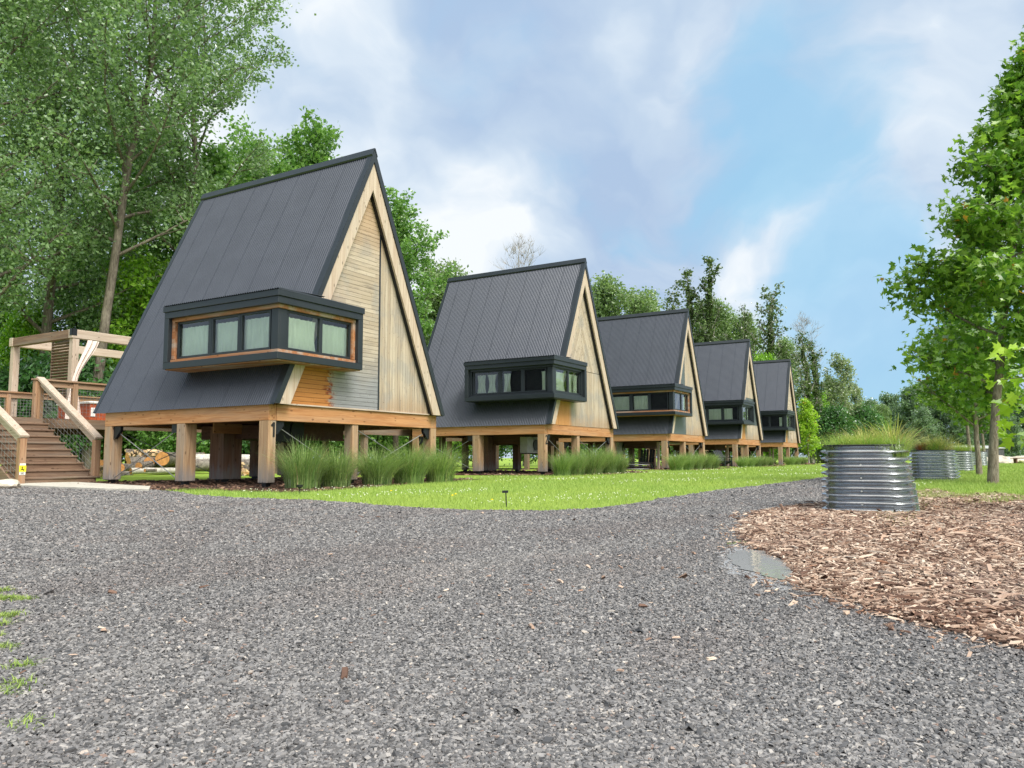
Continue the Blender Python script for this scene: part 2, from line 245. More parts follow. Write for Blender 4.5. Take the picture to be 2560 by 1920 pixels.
# ------------------------------------------------------------------ mesh helpers
def np_mesh(name, V, F, rnd=None, smooth=False, mats=()):
    V = np.asarray(V, np.float32); F = np.asarray(F, np.int32); me = bpy.data.meshes.new(name)
    me.vertices.add(len(V)); me.vertices.foreach_set('co', V.ravel()); me.loops.add(F.size); me.loops.foreach_set('vertex_index', F.ravel())
    me.polygons.add(len(F)); me.polygons.foreach_set('loop_start', np.arange(len(F), dtype=np.int32)*F.shape[1]); me.polygons.foreach_set('use_smooth', np.full(len(F), smooth))
    if rnd is not None:
        a = me.attributes.new('rnd', 'FLOAT', 'FACE'); a.data.foreach_set('value', np.asarray(rnd, np.float32))
    for mm in mats: me.materials.append(MAT[mm])
    me.update(calc_edges=True); return me
class MB:
    def __init__(s): s.v = []; s.f = []; s.r = []; s.m = []; s.sm = []
    def add(s, vs, fs, r=0., mi=0, sm=False):
        b = len(s.v); s.v += [tuple(v) for v in vs]; s.f += [tuple(b+i for i in f) for f in fs]; s.r += [r]*len(fs); s.m += [mi]*len(fs); s.sm += [sm]*len(fs); return s
    def box(s, x0, x1, y0, y1, z0, z1, r=0., mi=0):
        v = [(x, y, z) for z in (z0, z1) for y in (y0, y1) for x in (x0, x1)]
        return s.add(v, [(0, 2, 3, 1), (4, 5, 7, 6), (0, 1, 5, 4), (2, 6, 7, 3), (0, 4, 6, 2), (1, 3, 7, 5)], r, mi)
    def obox(s, a, b, wdt, hgt, up=(0, 0, 1), r=0., mi=0):   # a bar from a to b
        a, b = Vector(a), Vector(b); d = (b-a).normalized(); u = Vector(up); x = d.cross(u).normalized(); u = x.cross(d).normalized(); x *= wdt/2; u *= hgt/2
        v = [a-x-u, a+x-u, a+x+u, a-x+u, b-x-u, b+x-u, b+x+u, b-x+u]
        return s.add(v, [(0, 1, 2, 3), (7, 6, 5, 4), (0, 4, 5, 1), (1, 5, 6, 2), (2, 6, 7, 3), (3, 7, 4, 0)], r, mi)
    def prism(s, poly, d, r=0., mi=0):                        # polygon (3-D points) pushed along d
        n = len(poly); p = [Vector(q) for q in poly]; q = [v+Vector(d) for v in p]
        return s.add(p+q, [tuple(range(n)), tuple(range(2*n-1, n-1, -1))]+[(i, i+n, (i+1) % n+n, (i+1) % n) for i in range(n)], r, mi)
    def tube(s, pts, rad, k=6, r=0., mi=0, cap=True, sm=True):
        pts = [Vector(p) for p in pts]; rad = [rad]*len(pts) if isinstance(rad, (int, float)) else rad; vs = []; fs = []
        for i, p in enumerate(pts):
            t = (pts[min(i+1, len(pts)-1)]-pts[max(i-1, 0)]).normalized(); a = Vector((0, 0, 1)) if abs(t.z) < .9 else Vector((1, 0, 0)); x = t.cross(a).normalized(); y = t.cross(x)
            vs += [p+(x*math.cos(6.2832*j/k)+y*math.sin(6.2832*j/k))*rad[i] for j in range(k)]
        for i in range(len(pts)-1): fs += [(i*k+j, i*k+(j+1) % k, (i+1)*k+(j+1) % k, (i+1)*k+j) for j in range(k)]
        s.add(vs, fs, r, mi, sm)
        if cap: s.add(vs[:k], [tuple(range(k))[::-1]], r, mi); s.add(vs[-k:], [tuple(range(k))], r, mi)
        return s
    def mesh(s, name, *mats):
        me = bpy.data.meshes.new(name); me.from_pydata(s.v, [], s.f); a = me.attributes.new('rnd', 'FLOAT', 'FACE'); a.data.foreach_set('value', s.r)
        for mm in mats: me.materials.append(MAT[mm])
        me.polygons.foreach_set('material_index', s.m); me.polygons.foreach_set('use_smooth', s.sm); me.update(); return me
def tag(o, label=None, cat=None, group=None, kind=None):
    for k, v in (('label', label), ('category', cat), ('group', group), ('kind', kind)):
        if v: o[k] = v
    return o
def part(name, me, parent=None, label=None):
    o = bpy.data.objects.new(name, me); COL.objects.link(o)
    if parent: o.parent = parent
    if label: o['label'] = label
    return o
def thing(name, loc=(0, 0, 0), rz=0., **kw):
    o = bpy.data.objects.new(name, None); COL.objects.link(o); o.location = loc; o.rotation_euler = (0, 0, rz); o.empty_display_size = .2; return tag(o, **kw)
def solo(name, me, loc=(0, 0, 0), rz=0., **kw):
    o = part(name, me); o.location = loc; o.rotation_euler = (0, 0, rz); return tag(o, **kw)
def bevel(o, wd=.008):
    b = o.modifiers.new('bevel', 'BEVEL'); b.width = wd; b.segments = 1; b.limit_method = 'ANGLE'; return o
def copy_tree(o, parent=None):
    c = o.copy(); COL.objects.link(c); c.parent = parent
    for ch in [q for q in bpy.data.objects if q.parent == o]: copy_tree(ch, c)
    return c
def inpoly(P, poly):
    x, y = P[:, 0], P[:, 1]; ins = np.zeros(len(P), bool); n = len(poly)
    for i in range(n):
        x1, y1 = poly[i][0], poly[i][1]; x2, y2 = poly[(i+1) % n][0], poly[(i+1) % n][1]
        if y1 == y2: continue
        c = ((y1 > y) != (y2 > y)) & (x < (x2-x1)*(y-y1)/(y2-y1)+x1); ins ^= c
    return ins
def rough_poly(pts, step=.25, amp=.04, seed=1, closed=True):
    rg = random.Random(seed); out = []
    for i in range(len(pts)):
        a, b = Vector(pts[i][:2]), Vector(pts[(i+1) % len(pts)][:2]); L = (b-a).length; n = max(1, min(120, int(L/step)))
        for k in range(n):
            p = a.lerp(b, k/n); am = min(amp*(1+p.length*.02), amp*3) if L < 200 else 0; out.append((p.x+rg.uniform(-am, am), p.y+rg.uniform(-am, am)))
    return out
def sheet(name, poly, z, matn, **kw):
    from mathutils.geometry import tessellate_polygon
    v = [Vector((p[0], p[1], z)) for p in poly]; t = tessellate_polygon([v]); me = bpy.data.meshes.new(name); me.from_pydata([tuple(q) for q in v], [], [tuple(q) for q in t]); me.materials.append(MAT[matn]); me.update()
    if me.polygons and me.polygons[0].normal.z < 0: me.flip_normals()
    return solo(name, me, **kw)
# ------------------------------------------------------------------ ground
sheet('ground', [(-400, -400), (700, -400), (700, 700), (-400, 700)], 0, 'turf', kind='structure')
lawn_edge = [(455, 1231), (476, 1237), (581, 1245), (757, 1250), (870, 1257), (983, 1266), (1120, 1274), (1250, 1277), (1365, 1278), (1504, 1271), (1620, 1252), (1805, 1225), (2048, 1196), (2200, 1176), (2330, 1160), (2400, 1153)]
LE = [tuple(G(*p)[:2]) for p in lawn_edge]
road = [(-6, 17.5), (7.5, 17.9), (9.9, 17.6), tuple(G(380, 1225)[:2])] + LE + [(200, 1.0), (200, -.2)] + [tuple(G(*p)[:2]) for p in [(2420, 1168), (2350, 1186), (2240, 1215), (2180, 1240), (2140, 1262), (2300, 1350), (2560, 1480)]] + [(3, -3.5), (0, -8), (-12, -8), (-14, 10)]
ROAD = rough_poly(road, .3, .05, 3)
sheet('gravel_road', ROAD, .004, 'gravel', kind='structure')
mulch_px = [(2056, 1262), (1977, 1270), (1900, 1284), (1872, 1300), (1861, 1335), (1890, 1372), (1962, 1408), (1984, 1451), (2035, 1480), (2121, 1506), (2187, 1531), (2300, 1560), (2560, 1620), (2900, 1680), (3000, 1400), (2800, 1310), (2640, 1250), (2480, 1236), (2400, 1243), (2330, 1226), (2290, 1232), (2230, 1226)]
MULCH = rough_poly([tuple(G(*p)[:2]) for p in mulch_px], .12, .02, 5)
sheet('mulch_bed', MULCH, .009, 'mulch', kind='structure')
CAB = [(11.13, 12.51, 0.), (23.33, 12.77, .02), (34.99, 12.69, -.01), (46.76, 12.64, -.03), (58.55, 12.60, -.06)]
W, L, ZB, ZT, EV, FO, BO, ZA = 5.70, 5.69, 1.377, 1.715, .056, .194, .386, 7.977
BEDS = []
for i, (cx, cy, _) in enumerate(CAB):
    if i == 0: b = [G(400, 1228)[:2], G(454, 1226)[:2], G(508, 1225)[:2], G(650, 1231)[:2], G(720, 1232)[:2], G(792, 1228)[:2], G(895, 1222)[:2], G(1048, 1209)[:2], (18.4, 11.9), (18.2, 18.6), (11.5, 19.6), (9.9, 17.6)]
    else: b = [(cx-.9, cy-.25), (cx-.3, cy-1.3), (cx+2, cy-1.55), (cx+6.2, cy-1.5), (cx+7, cy-.3), (cx+6.8, cy+6.4), (cx-1.1, cy+6.5)]
    b = rough_poly([tuple(q) for q in b], .3, .07, 11+i); BEDS.append(b); sheet('planting_bed', b, .007, 'bed', kind='structure')
sl_ = [G(30, 1217)[:2], G(140, 1222)[:2], G(262, 1227)[:2], G(372, 1229)[:2], (9.95, 14.6), (10.9, 18.9), (9.7, 19.4)]
me = MB().prism([(p[0], p[1], .0) for p in sl_], (0, 0, .045)).mesh('paving_slab', 'slab'); solo('stone_path', me, kind='structure')
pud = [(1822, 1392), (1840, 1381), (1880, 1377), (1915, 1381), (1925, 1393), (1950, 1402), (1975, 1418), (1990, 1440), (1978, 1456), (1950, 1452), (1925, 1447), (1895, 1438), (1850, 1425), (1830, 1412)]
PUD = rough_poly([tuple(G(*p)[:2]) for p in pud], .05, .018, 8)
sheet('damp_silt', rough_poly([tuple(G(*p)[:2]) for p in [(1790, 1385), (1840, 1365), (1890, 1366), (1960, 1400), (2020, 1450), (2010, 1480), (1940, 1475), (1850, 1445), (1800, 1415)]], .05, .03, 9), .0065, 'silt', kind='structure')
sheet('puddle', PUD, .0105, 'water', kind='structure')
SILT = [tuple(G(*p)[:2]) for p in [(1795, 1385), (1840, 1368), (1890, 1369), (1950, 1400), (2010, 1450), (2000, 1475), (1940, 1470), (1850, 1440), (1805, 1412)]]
# ------------------------------------------------------------------ scattered ground cover
rng = np.random.default_rng(7)
def fan(n, dmin, dmax, power, a0, a1):
    """points in the ground sector seen from the drive, denser close by"""
    u = rng.random(n); e = 2-power; r = (dmin**e+u*(dmax**e-dmin**e))**(1/e) if abs(e) > 1e-6 else dmin*(dmax/dmin)**u
    a = R(a0)+rng.random(n)*(R(a1)-R(a0)); return np.stack([r*np.cos(a), r*np.sin(a)], 1), r
def rotm(n, tilt):
    a = rng.random(n)*6.283; t = rng.normal(0, tilt, n); b = rng.random(n)*6.283
    ca, sa = np.cos(a), np.sin(a); ct, st = np.cos(t), np.sin(t); cb, sb = np.cos(b), np.sin(b); Z = np.zeros(n); O = np.ones(n)
    Rz = np.stack([ca, -sa, Z, sa, ca, Z, Z, Z, O], 1).reshape(n, 3, 3); Rx = np.stack([O, Z, Z, Z, ct, -st, Z, st, ct], 1).reshape(n, 3, 3); Rb = np.stack([cb, -sb, Z, sb, cb, Z, Z, Z, O], 1).reshape(n, 3, 3)
    return Rb @ Rx @ Rz
def chip_mesh(name, P, z, size, aspect, tilt, matn, jit=.3):
    n = len(P); T = np.array([[-1, -1, -1], [1, -1, -1], [1, 1, -1], [-1, 1, -1], [-1, -1, 1], [1, -1, 1], [1, 1, 1], [-1, 1, 1]], float)*.5
    V = T[None]*(1+rng.uniform(-jit, jit, (n, 8, 3))); V = V*np.stack([size*rng.uniform(.7, 1.3, n)*aspect[0], size*rng.uniform(.6, 1.2, n)*aspect[1], size*aspect[2]*rng.uniform(.7, 1.4, n)], 1)[:, None, :]
    V[:, 4:, :2] *= .75
    V = np.einsum('nij,nkj->nki', rotm(n, tilt), V); V[:, :, 0] += P[:, 0:1]; V[:, :, 1] += P[:, 1:2]; V[:, :, 2] += np.asarray(z)[:, None]
    Fq = np.array([(4, 5, 6, 7), (0, 1, 5, 4), (1, 2, 6, 5), (2, 3, 7, 6), (3, 0, 4, 7)]); F = Fq[None]+np.arange(n)[:, None, None]*8
    return np_mesh(name, V.reshape(-1, 3), F.reshape(-1, 4), np.repeat(rng.random(n), 5), False, (matn,))
P, r = fan(600000, 1.05, 26, 1.8, -9, 66)
k = inpoly(P, ROAD) & ~inpoly(P, MULCH) & ~(inpoly(P, PUD) & (rng.random(len(P)) < .9)) & ~(inpoly(P+rng.normal(0, .05, P.shape), SILT) & (rng.random(len(P)) < .5)); P = P[k]; r = r[k]
sz = .0054*rng.lognormal(0, .3, len(P))*np.maximum(1, (r/4.0)**.7)
solo('gravel_stones', chip_mesh('gravel_stones', P, .006+sz*.1, sz*1.25, (1.35, .9, .42), .42, 'gravel_stone'), label='loose grey crushed gravel covering the wide drive', cat='gravel', kind='stuff')
P, r = fan(250000, 2.3, 17, 1.35, -12, 18); edge = P+rng.normal(0, .035, P.shape)
far = P+rng.normal(0, .13, P.shape); k = (inpoly(edge, MULCH) | (inpoly(far, MULCH) & (rng.random(len(P)) < .22))) & ~inpoly(P, PUD); P = P[k]; r = r[k]; s = .0074*rng.lognormal(0, .4, len(P))*np.maximum(1, (r/5)**.7)
solo('wood_chips', chip_mesh('wood_chips', P, (.01+rng.random(len(P))**2*.025), s, (3.4, .85, .4), .3, 'wood_chip', .35), label='pale and reddish wood chip mulch spread beside the drive', cat='wood chips', kind='stuff')
# a few long splinters
P, r = fan(5000, 2.3, 9, 1., -16, 14); k = inpoly(P, MULCH) & ~inpoly(P, PUD); P = P[k][:420]; s = rng.uniform(.018, .042, len(P))
solo('bark_splinters', chip_mesh('bark_splinters', P, np.full(len(P), .045), s, (2.6, .35, .2), .2, 'wood_chip', .4), label='long bark splinters lying on top of the wood chips', cat='bark splinters', kind='stuff')
bp = []
for b in BEDS:
    bb = np.array(b); q = rng.uniform(bb.min(0), bb.max(0), (5000, 2)); q = q[inpoly(q, b)]; bp.append(q)
P = np.concatenate(bp); P = P[rng.random(len(P)) < np.clip(14/np.hypot(P[:, 0], P[:, 1]), .1, 1)]
solo('bark_mulch', chip_mesh('bark_mulch', P, np.full(len(P), .02), .02*rng.lognormal(0, .35, len(P))*(np.hypot(P[:, 0], P[:, 1])/14), (3, .9, .4), .3, 'bark_chip', .35), label='dark brown bark mulch under and in front of the raised cabins', cat='bark mulch', kind='stuff')
def blades(name, P, h, wd, lean, matn, seg=2, base=None, bend=1.):
    """curved tapered blades as ribbons"""
    n = len(P); a = rng.random(n)*6.283; d = np.stack([np.cos(a), np.sin(a)], 1) if base is None else base; ln = lean*rng.uniform(.3, 1.3, n); nn = np.stack([-d[:, 1], d[:, 0]], 1); V = []
    for j in range(seg+1):
        t = j/seg; off = (ln*h*t**(1+bend))[:, None]*d; zz = h*(t-.35*(ln/1.2)*t**3*bend); ww = (wd*(1-t)**.7*.5)[:, None]*nn
        c = np.concatenate([P[:, :2]+off, (P[:, 2] if P.shape[1] > 2 else 0)+zz[:, None] if False else (zz+(P[:, 2] if P.shape[1] > 2 else 0))[:, None]], 1)
        L_ = c.copy(); L_[:, :2] += ww; R_ = c.copy(); R_[:, :2] -= ww; V += [L_, R_]
    V = np.stack(V, 1); F = np.array([(2*j, 2*j+1, 2*j+3, 2*j+2) for j in range(seg)]); F = F[None]+np.arange(n)[:, None, None]*(2*seg+2)
    return np_mesh(name, V.reshape(-1, 3), F.reshape(-1, 4), np.repeat(rng.random(n), seg), False, (matn,))
P, r = fan(330000, 7, 62, 1.75, -2, 62)
inb = np.zeros(len(P), bool)
for b in BEDS: inb |= inpoly(P, b)
k = ~inpoly(P+rng.normal(0, .05, P.shape), ROAD) & ~inb & (P[:, 1] > 0.6) & (P[:, 1] < 13.2+.02*P[:, 0]); P = P[k]; r = r[k]
solo('lawn_grass', blades('lawn_grass', P, rng.uniform(.035, .075, len(P))*(r/12)**.35, .0045*(r/9), .8, 'grass_blade', 1), label='short bright green lawn between the cabins and the drive', cat='lawn grass', kind='stuff')
# rough grass right of the drive
def patch(P): return (np.sin(P[:, 0]*1.7+np.sin(P[:, 1]*2.3)*1.5)*np.cos(P[:, 1]*2.9+P[:, 0]*.6)+rng.normal(0, .35, len(P)))
P, r = fan(190000, 6.5, 70, 1.5, -9, 4); u = inpoly(P, MULCH); k = ~inpoly(P, ROAD) & (~u | ((P[:, 0] > 8.2) & (patch(P) > np.clip(1.3-(P[:, 0]-8.2)*.22, .1, 2)))) & ((P[:, 0] > 9.5) | u) & ((P[:, 0] > 18) | (patch(P) > -.5))
P = P[k]; r = r[k]
solo('meadow_grass', blades('meadow_grass', P, rng.uniform(.03, .12, len(P))*np.clip((r/15)**.3, .8, 1.3), .005*(r/9), .8, 'grass_blade', 1), label='ragged green grass growing through mulch around the planters and young trees', cat='meadow grass', kind='stuff')
P, r = fan(26000, 9, 45, 1.6, 1, 50); k = ~inpoly(P, ROAD) & (P[:, 1] < 12) & (P[:, 1] > 1) & ((np.sin(P[:, 0]*.8)+np.sin(P[:, 1]*2.2+P[:, 0]*.35)+rng.normal(0, .5, len(P))) > 1.1)
for b in BEDS: k &= ~inpoly(P, b)
P = P[k][:650]; r = r[k][:650]
solo('clover_flowers', chip_mesh('clover_flowers', P, .06+rng.random(len(P))*.02, .0105*(r/12)**.8, (1, 1, 1), .5, 'flower'), label='tiny white clover flowers dotted over the lawn', cat='clover', kind='stuff')
P = np.array([G(980+rng.uniform(-6, 6), 1237)[:2], G(1131, 1250)[:2], G(1139, 1246)[:2], G(1230, 1262)[:2]])
solo('dandelion_flowers', chip_mesh('dandelion_flowers', P, np.full(len(P), .07), np.full(len(P), .03), (1, 1, .5), .2, 'petal_yellow'), label='few yellow dandelion heads in the lawn near the drive', cat='dandelions', kind='stuff')
wp = []
for (px, py, n) in [(20, 1500, 260), (60, 1502, 120), (5, 1480, 120), (10, 1545, 160), (35, 1542, 70), (4, 1565, 80), (5, 1625, 110), (55, 1670, 90), (50, 1710, 45), (35, 1725, 35), (8, 1740, 60), (48, 1820, 50), (-30, 1500, 400), (-40, 1600, 300), (1830, 1362, 26), (1855, 1360, 16)]:
    c = G(px, py); wp.append(np.array([[c.x, c.y]])+rng.normal(0, .022, (n, 2)))
P = np.concatenate(wp); solo('roadside_weeds', blades('roadside_weeds', P, rng.uniform(.012, .035, len(P)), np.full(len(P), .005), 1.4, 'grass_blade', 2), label='low yellow green weeds creeping over the gravel at the left edge', cat='weeds', kind='stuff')
P, r = fan(2600, 1.3, 12, 1.2, -9, 64); k = inpoly(P, ROAD) & ~inpoly(P, PUD) & (rng.random(len(P)) < np.clip(.05+.5*np.exp(-((P[:, 0]-5)**2+(P[:, 1]-.6)**2)/3), 0, 1)); P = P[k]; r = r[k]
solo('drive_debris', chip_mesh('drive_debris', P, np.full(len(P), .016), .0085*rng.lognormal(0, .5, len(P))*np.maximum(1, (r/5)**.6), (2.2, .9, .3), .3, 'wood_chip', .4), label='stray wood chips and leaf scraps lying about on the gravel drive', cat='debris', kind='stuff')
# ------------------------------------------------------------------ cabins
SLOPE = math.atan2(ZA-ZT, W/2+EV); CS, SN = math.cos(SLOPE), math.sin(SLOPE)
def offx(z, d, side=0):      # x of the slope line shifted inward by d at height z
    x = -EV+(z-ZT)/math.tan(SLOPE)+d/SN; return x if side == 0 else W-x
def m_roof(amp=.0105):
    b = MB(); pitch = .0676; ys = np.arange(-FO, L+BO, pitch/6); tx, tz = CS, SN
    for side in (0, 1):
        vs = []
        for j, y in enumerate(ys):
            ph = (y+FO)/pitch*2*math.pi; a = amp*math.sin(ph)
            for s in (-.02, 1):
                x = -EV+tx*s*((ZA-ZT)/SN) if s == 1 else -EV-tx*.02; z = ZT+(ZA-ZT)*s if s == 1 else ZT-tz*.02
                X = x-SN*a; Zz = z+CS*a
                vs.append((X if side == 0 else W-X, y, Zz))
        fs = [(2*j, 2*j+1, 2*j+3, 2*j+2) if side == 1 else (2*j, 2*j+2, 2*j+3, 2*j+1) for j in range(len(ys)-1)]
        b.add(vs, fs, sm=True)
    # lap seams
    for k in range(1, 8):
        y = -FO+k*.81
        for side in (0, 1):
            a = Vector((-EV, y, ZT)); c = Vector((W/2, y, ZA)); nrm = Vector((-SN, 0, CS))*.011
            if side: a.x = W-a.x; nrm.x *= -1
            b.obox(a+nrm*.7, c+nrm*.7, .002, .002, (0, 1, 0))
    return b.mesh('roof', 'roof_metal')
def slope_slab(b, y0, y1, d0, d1, z0=ZT, zc=None, mi=0, sides=(0, 1)):
    """both sides: band between inward depths d0..d1 under the roof plane"""
    for side in sides:
        p = [(offx(z0, d0), z0), (W/2, ZA-d0/CS), (W/2, ZA-d1/CS), (offx(z0, d1), z0)]
        if zc: pass
        q = [((x if side == 0 else W-x), y0, z) for x, z in p]
        if side: q = q[::-1]
        b.prism(q[::-1], (0, y1-y0, 0), mi=mi)
    return b
def m_deckroof(): return slope_slab(MB(), -FO+.05, L+BO-.02, .03, .375).mesh('roof_deck', 'steel_black')
def m_trim(end):
    b = slope_slab(MB(), -FO-.035, -FO+.045, -.012, .11) if end == 0 else slope_slab(MB(), L+BO-.01, L+BO+.03, -.012, .11)
    for side in (0, 1):      # flashing strip lying on the roof surface along the front
        p = [(-EV, ZT), (W/2, ZA)]; n = (-SN*.02, CS*.02)
        q = [(p[0][0]+n[0], ZT+n[1]), (p[1][0], ZA+.035), (p[1][0], ZA+.03), (p[0][0]+n[0]*.6, ZT+n[1]*.6)]
        rg = random.Random(4+side)
        for y0, y1 in ((-FO-.037, -FO+.13), (L+BO-.1, L+BO+.032))[end:end+1]:
            nseg = 26
            for i in range(nseg):
                a, c = i/nseg, (i+1)/nseg; P0 = [p[0][0]+(p[1][0]-p[0][0])*a, ZT+(ZA-ZT)*a]; P1 = [p[0][0]+(p[1][0]-p[0][0])*c, ZT+(ZA-ZT)*c]
                v = []
                for P_, w_ in ((P0, 0), (P1, 0)):
                    for y in (y0, y1):
                        h = .016+.002*math.sin(P_[1]*9)
                        X = P_[0]-SN*h; v.append((X if side == 0 else W-X, y if y == y0 else y+.012*math.sin(P_[1]*3.1), P_[1]+CS*h))
                b.add(v, [(0, 2, 3, 1) if side == 0 else (0, 1, 3, 2)])
    return b.mesh('rake_trim', 'trim_black')
def m_ridge():
    b = MB(); y0, y1 = -FO-.04, L+BO+.035
    for s in (-1, 1):
        p = [(W/2, ZA+.075), (W/2+s*.02, ZA+.075), (W/2+s*(.02+CS*.2), ZA+.075-SN*.2+.01), (W/2+s*(CS*.2), ZA+.045-SN*.2)]
        q = [(x, y0, z) for x, z in p]; q = q if s == 1 else q[::-1]; b.prism(q[::-1], (0, y1-y0, 0))
    return b.mesh('ridge_cap', 'trim_black')
def m_barge(end, side):
    y = -FO if end == 0 else L+BO-.1
    return slope_slab(MB(), y, y+.05, .115, .40, sides=(side,)).mesh('barge_board', 'pale_z')
def clip(poly, region):
    out = poly; n = len(region)
    for i in range(n):
        a, b = region[i], region[(i+1) % n]; nx, nz = -(b[1]-a[1]), b[0]-a[0]; res = []
        f = lambda p: (p[0]-a[0])*nx+(p[1]-a[1])*nz
        for j in range(len(out)):
            p, q = out[j], out[(j+1) % len(out)]; fp, fq = f(p), f(q)
            if fp >= 0: res.append(p)
            if (fp > 0) != (fq > 0) and abs(fp-fq) > 1e-9: t = fp/(fp-fq); res.append((p[0]+(q[0]-p[0])*t, p[1]+(q[1]-p[1])*t))
        out = res
        if len(out) < 3: return []
    return out
def m_clad(region, ang, bw, matn, seed=1, y=0., th=.02, breaks=0):
    rg = random.Random(seed); b = MB(); ca, sa = math.cos(R(ang)), math.sin(R(ang)); cs = [(p[0]*-sa+p[1]*ca) for p in region]; ls = [(p[0]*ca+p[1]*sa) for p in region]; s = min(cs)
    while s < max(cs):
        l0, l1 = min(ls)-.1, max(ls)+.1; cuts = [l0]
        while breaks and cuts[-1]+breaks*.5 < l1: cuts.append(cuts[-1]+rg.uniform(.5, 1.2)*breaks)
        cuts.append(l1)
        if cuts[-2] > l1: cuts.pop(-2)
        for c0, c1 in zip(cuts, cuts[1:]):
            g_ = .0035; q = [(c0+g_*.3, s+g_), (c1, s+g_), (c1, s+bw-g_), (c0+g_*.3, s+bw-g_)]; q = [(l*ca-c*sa, l*sa+c*ca) for l, c in q]
            q = clip(q, region)
            if len(q) >= 3: dy = rg.uniform(-.002, .002); b.prism([(px, y-th+dy, pz) for px, pz in q], (0, th-.002, 0), rg.random())
        s += bw
    return b.mesh('cladding', matn)
ZW = ZT+.0
def tri(x0=None, x1=None, z0=ZW, z1=None):
    D = .37; reg = [(offx(ZW, D), ZW), (W-offx(ZW, D), ZW), (W/2, ZA-D/CS)]
    if x0 is not None: reg = clip(reg, [(x0, -9), (99, -9), (99, 99), (x0, 99)])
    if x1 is not None: reg = clip(reg, [(-99, -9), (x1, -9), (x1, 99), (-99, 99)])
    if z0 != ZW: reg = clip(reg, [(-99, z0), (99, z0), (99, 99), (-99, 99)])
    if z1 is not None: reg = clip(reg, [(-99, -9), (99, -9), (99, z1), (-99, z1)])
    return reg
def m_backing():
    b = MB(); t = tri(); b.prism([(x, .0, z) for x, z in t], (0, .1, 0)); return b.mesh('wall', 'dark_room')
def m_beams():
    b = MB()
    b.box(0, .2, .012, L, ZB, ZT-.004, mi=0); b.box(W-.2, W, .25, L, ZB, ZT-.004, mi=0)
    b.box(.2, W-.245, -.004, .16, ZB-.003, ZT-.002, mi=1); b.box(0.2, W-.2, L-.18, L-.01, ZB, ZT-.004, mi=1)
    b.box(W-.243, W, 0.0, .248, ZB, ZT-.004, mi=0)
    return b.mesh('beam', 'fir_y', 'fir_x')
POSTS = [(0, .012, .205, .28), (0, 2.68, .32, .28), (0, L-.28, .29, .28), (2.49, .02, .2, .25), (W-.24, 0, .24, .26), (W-.26, 2.7, .26, .28), (W-.28, L-.28, .28, .28)]
INNER = [(1.55, 3.3, .55, .5), (3.0, 5.3, .2, .2), (3.9, 4.9, .2, .22), (3.6, 3.2, .25, .25)]
def m_post(w_, d_, dark=0):
    b = MB(); h = .10; b.box(0, w_, 0, d_, h, ZB-.004); me = b.mesh('post', 'post_dark' if dark else 'post_wood'); return me
def m_foot(w_, d_):
    b = MB(); cx, cy = w_/2, d_/2; b.box(cx-.06, cx+.06, cy-.06, cy+.06, -.1, .099); b.box(cx-.1, cx+.1, cy-.1, cy+.1, .088, .0995); b.box(cx-.09, cx+.09, cy-.09, cy+.09, -.02, .02); return b.mesh('foot', 'steel_black')
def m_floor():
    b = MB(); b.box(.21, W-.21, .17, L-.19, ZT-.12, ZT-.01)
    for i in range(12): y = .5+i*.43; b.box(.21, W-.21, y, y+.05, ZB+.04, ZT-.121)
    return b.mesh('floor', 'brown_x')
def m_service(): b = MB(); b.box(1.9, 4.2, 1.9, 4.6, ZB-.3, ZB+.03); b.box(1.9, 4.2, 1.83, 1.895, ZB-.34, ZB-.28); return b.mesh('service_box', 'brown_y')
RODS = [((.3, .12, ZB-.1), (2.5, .12, .2)), ((W-.3, .12, ZB-.1), (2.7, .12, .2)), ((2.7, .12, ZB-.1), (W-.3, .12, .2)), ((.1, L-.35, ZB-.12), (.1, 3.0, .14)), ((.1, 3.0, ZB-.1), (.1, L-.3, .14)), ((.3, L-.1, ZB-.12), (3.2, L-.1, .14)), ((3.2, L-.1, ZB-.12), (.3, L-.1, .14))]
def m_brk(i):
    b = MB()
    if i < 2:
        x, y = ((.205, .05), (W-.24, .05))[i]; s = 1 if x < 2 else -1; b.prism([(x+s*.004, y, ZB-.01), (x+s*.004, y, ZB-.28), (x+s*.08, y, ZB-.28), (x+s*.24, y, ZB-.1), (x+s*.24, y, ZB-.01)][::s], (0, .08, 0))
    elif i == 2: b.prism([(.05, L-.284, ZB-.01), (.05, L-.284, ZB-.3), (.05, L-.36, ZB-.3), (.05, L-.56, ZB-.1), (.05, L-.56, ZB-.01)], (.07, 0, 0))
    else: b.box(.05, .12, 2.97, 3.2, ZB-.2, ZB-.01)
    return b.mesh('bracket', 'steel_black')
# bay window
BX0, BX1, BY0, BY1, BZ0, BZ1 = -.31, 2.19, -.535, 3.10, 2.576, 3.98
def m_bay():
    b = MB(); f0 = .155; f1 = .27
    b.box(BX0, BX1, BY0, BY1, BZ0, BZ0+f0-.01)                     # bottom band and floor
    b.box(BX0, BX1, BY0, BY1, BZ1-f1, BZ1-f1+.14)                  # fascia
    b.box(BX0-.03, BX1+.02, BY0-.03, BY1+.02, BZ1-f1+.142, BZ1)    # cap
    b.box(BX0, .4, BY1-.15, BY1, BZ0+f0-.01, BZ1-f1)               # left jamb
    b.box(BX1-.15, BX1, BY0, .02, BZ0+f0-.01, BZ1-f1)              # right jamb
    cx, cy = BX0+.13, BY0+.13                                      # recessed metal corner
    b.box(cx, cx+.05, cy, cy+.21, BZ0+f0-.01, BZ1-f1-.0); b.box(cx+.05, cx+.23, cy, cy+.05, BZ0+f0-.01, BZ1-f1)
    return b
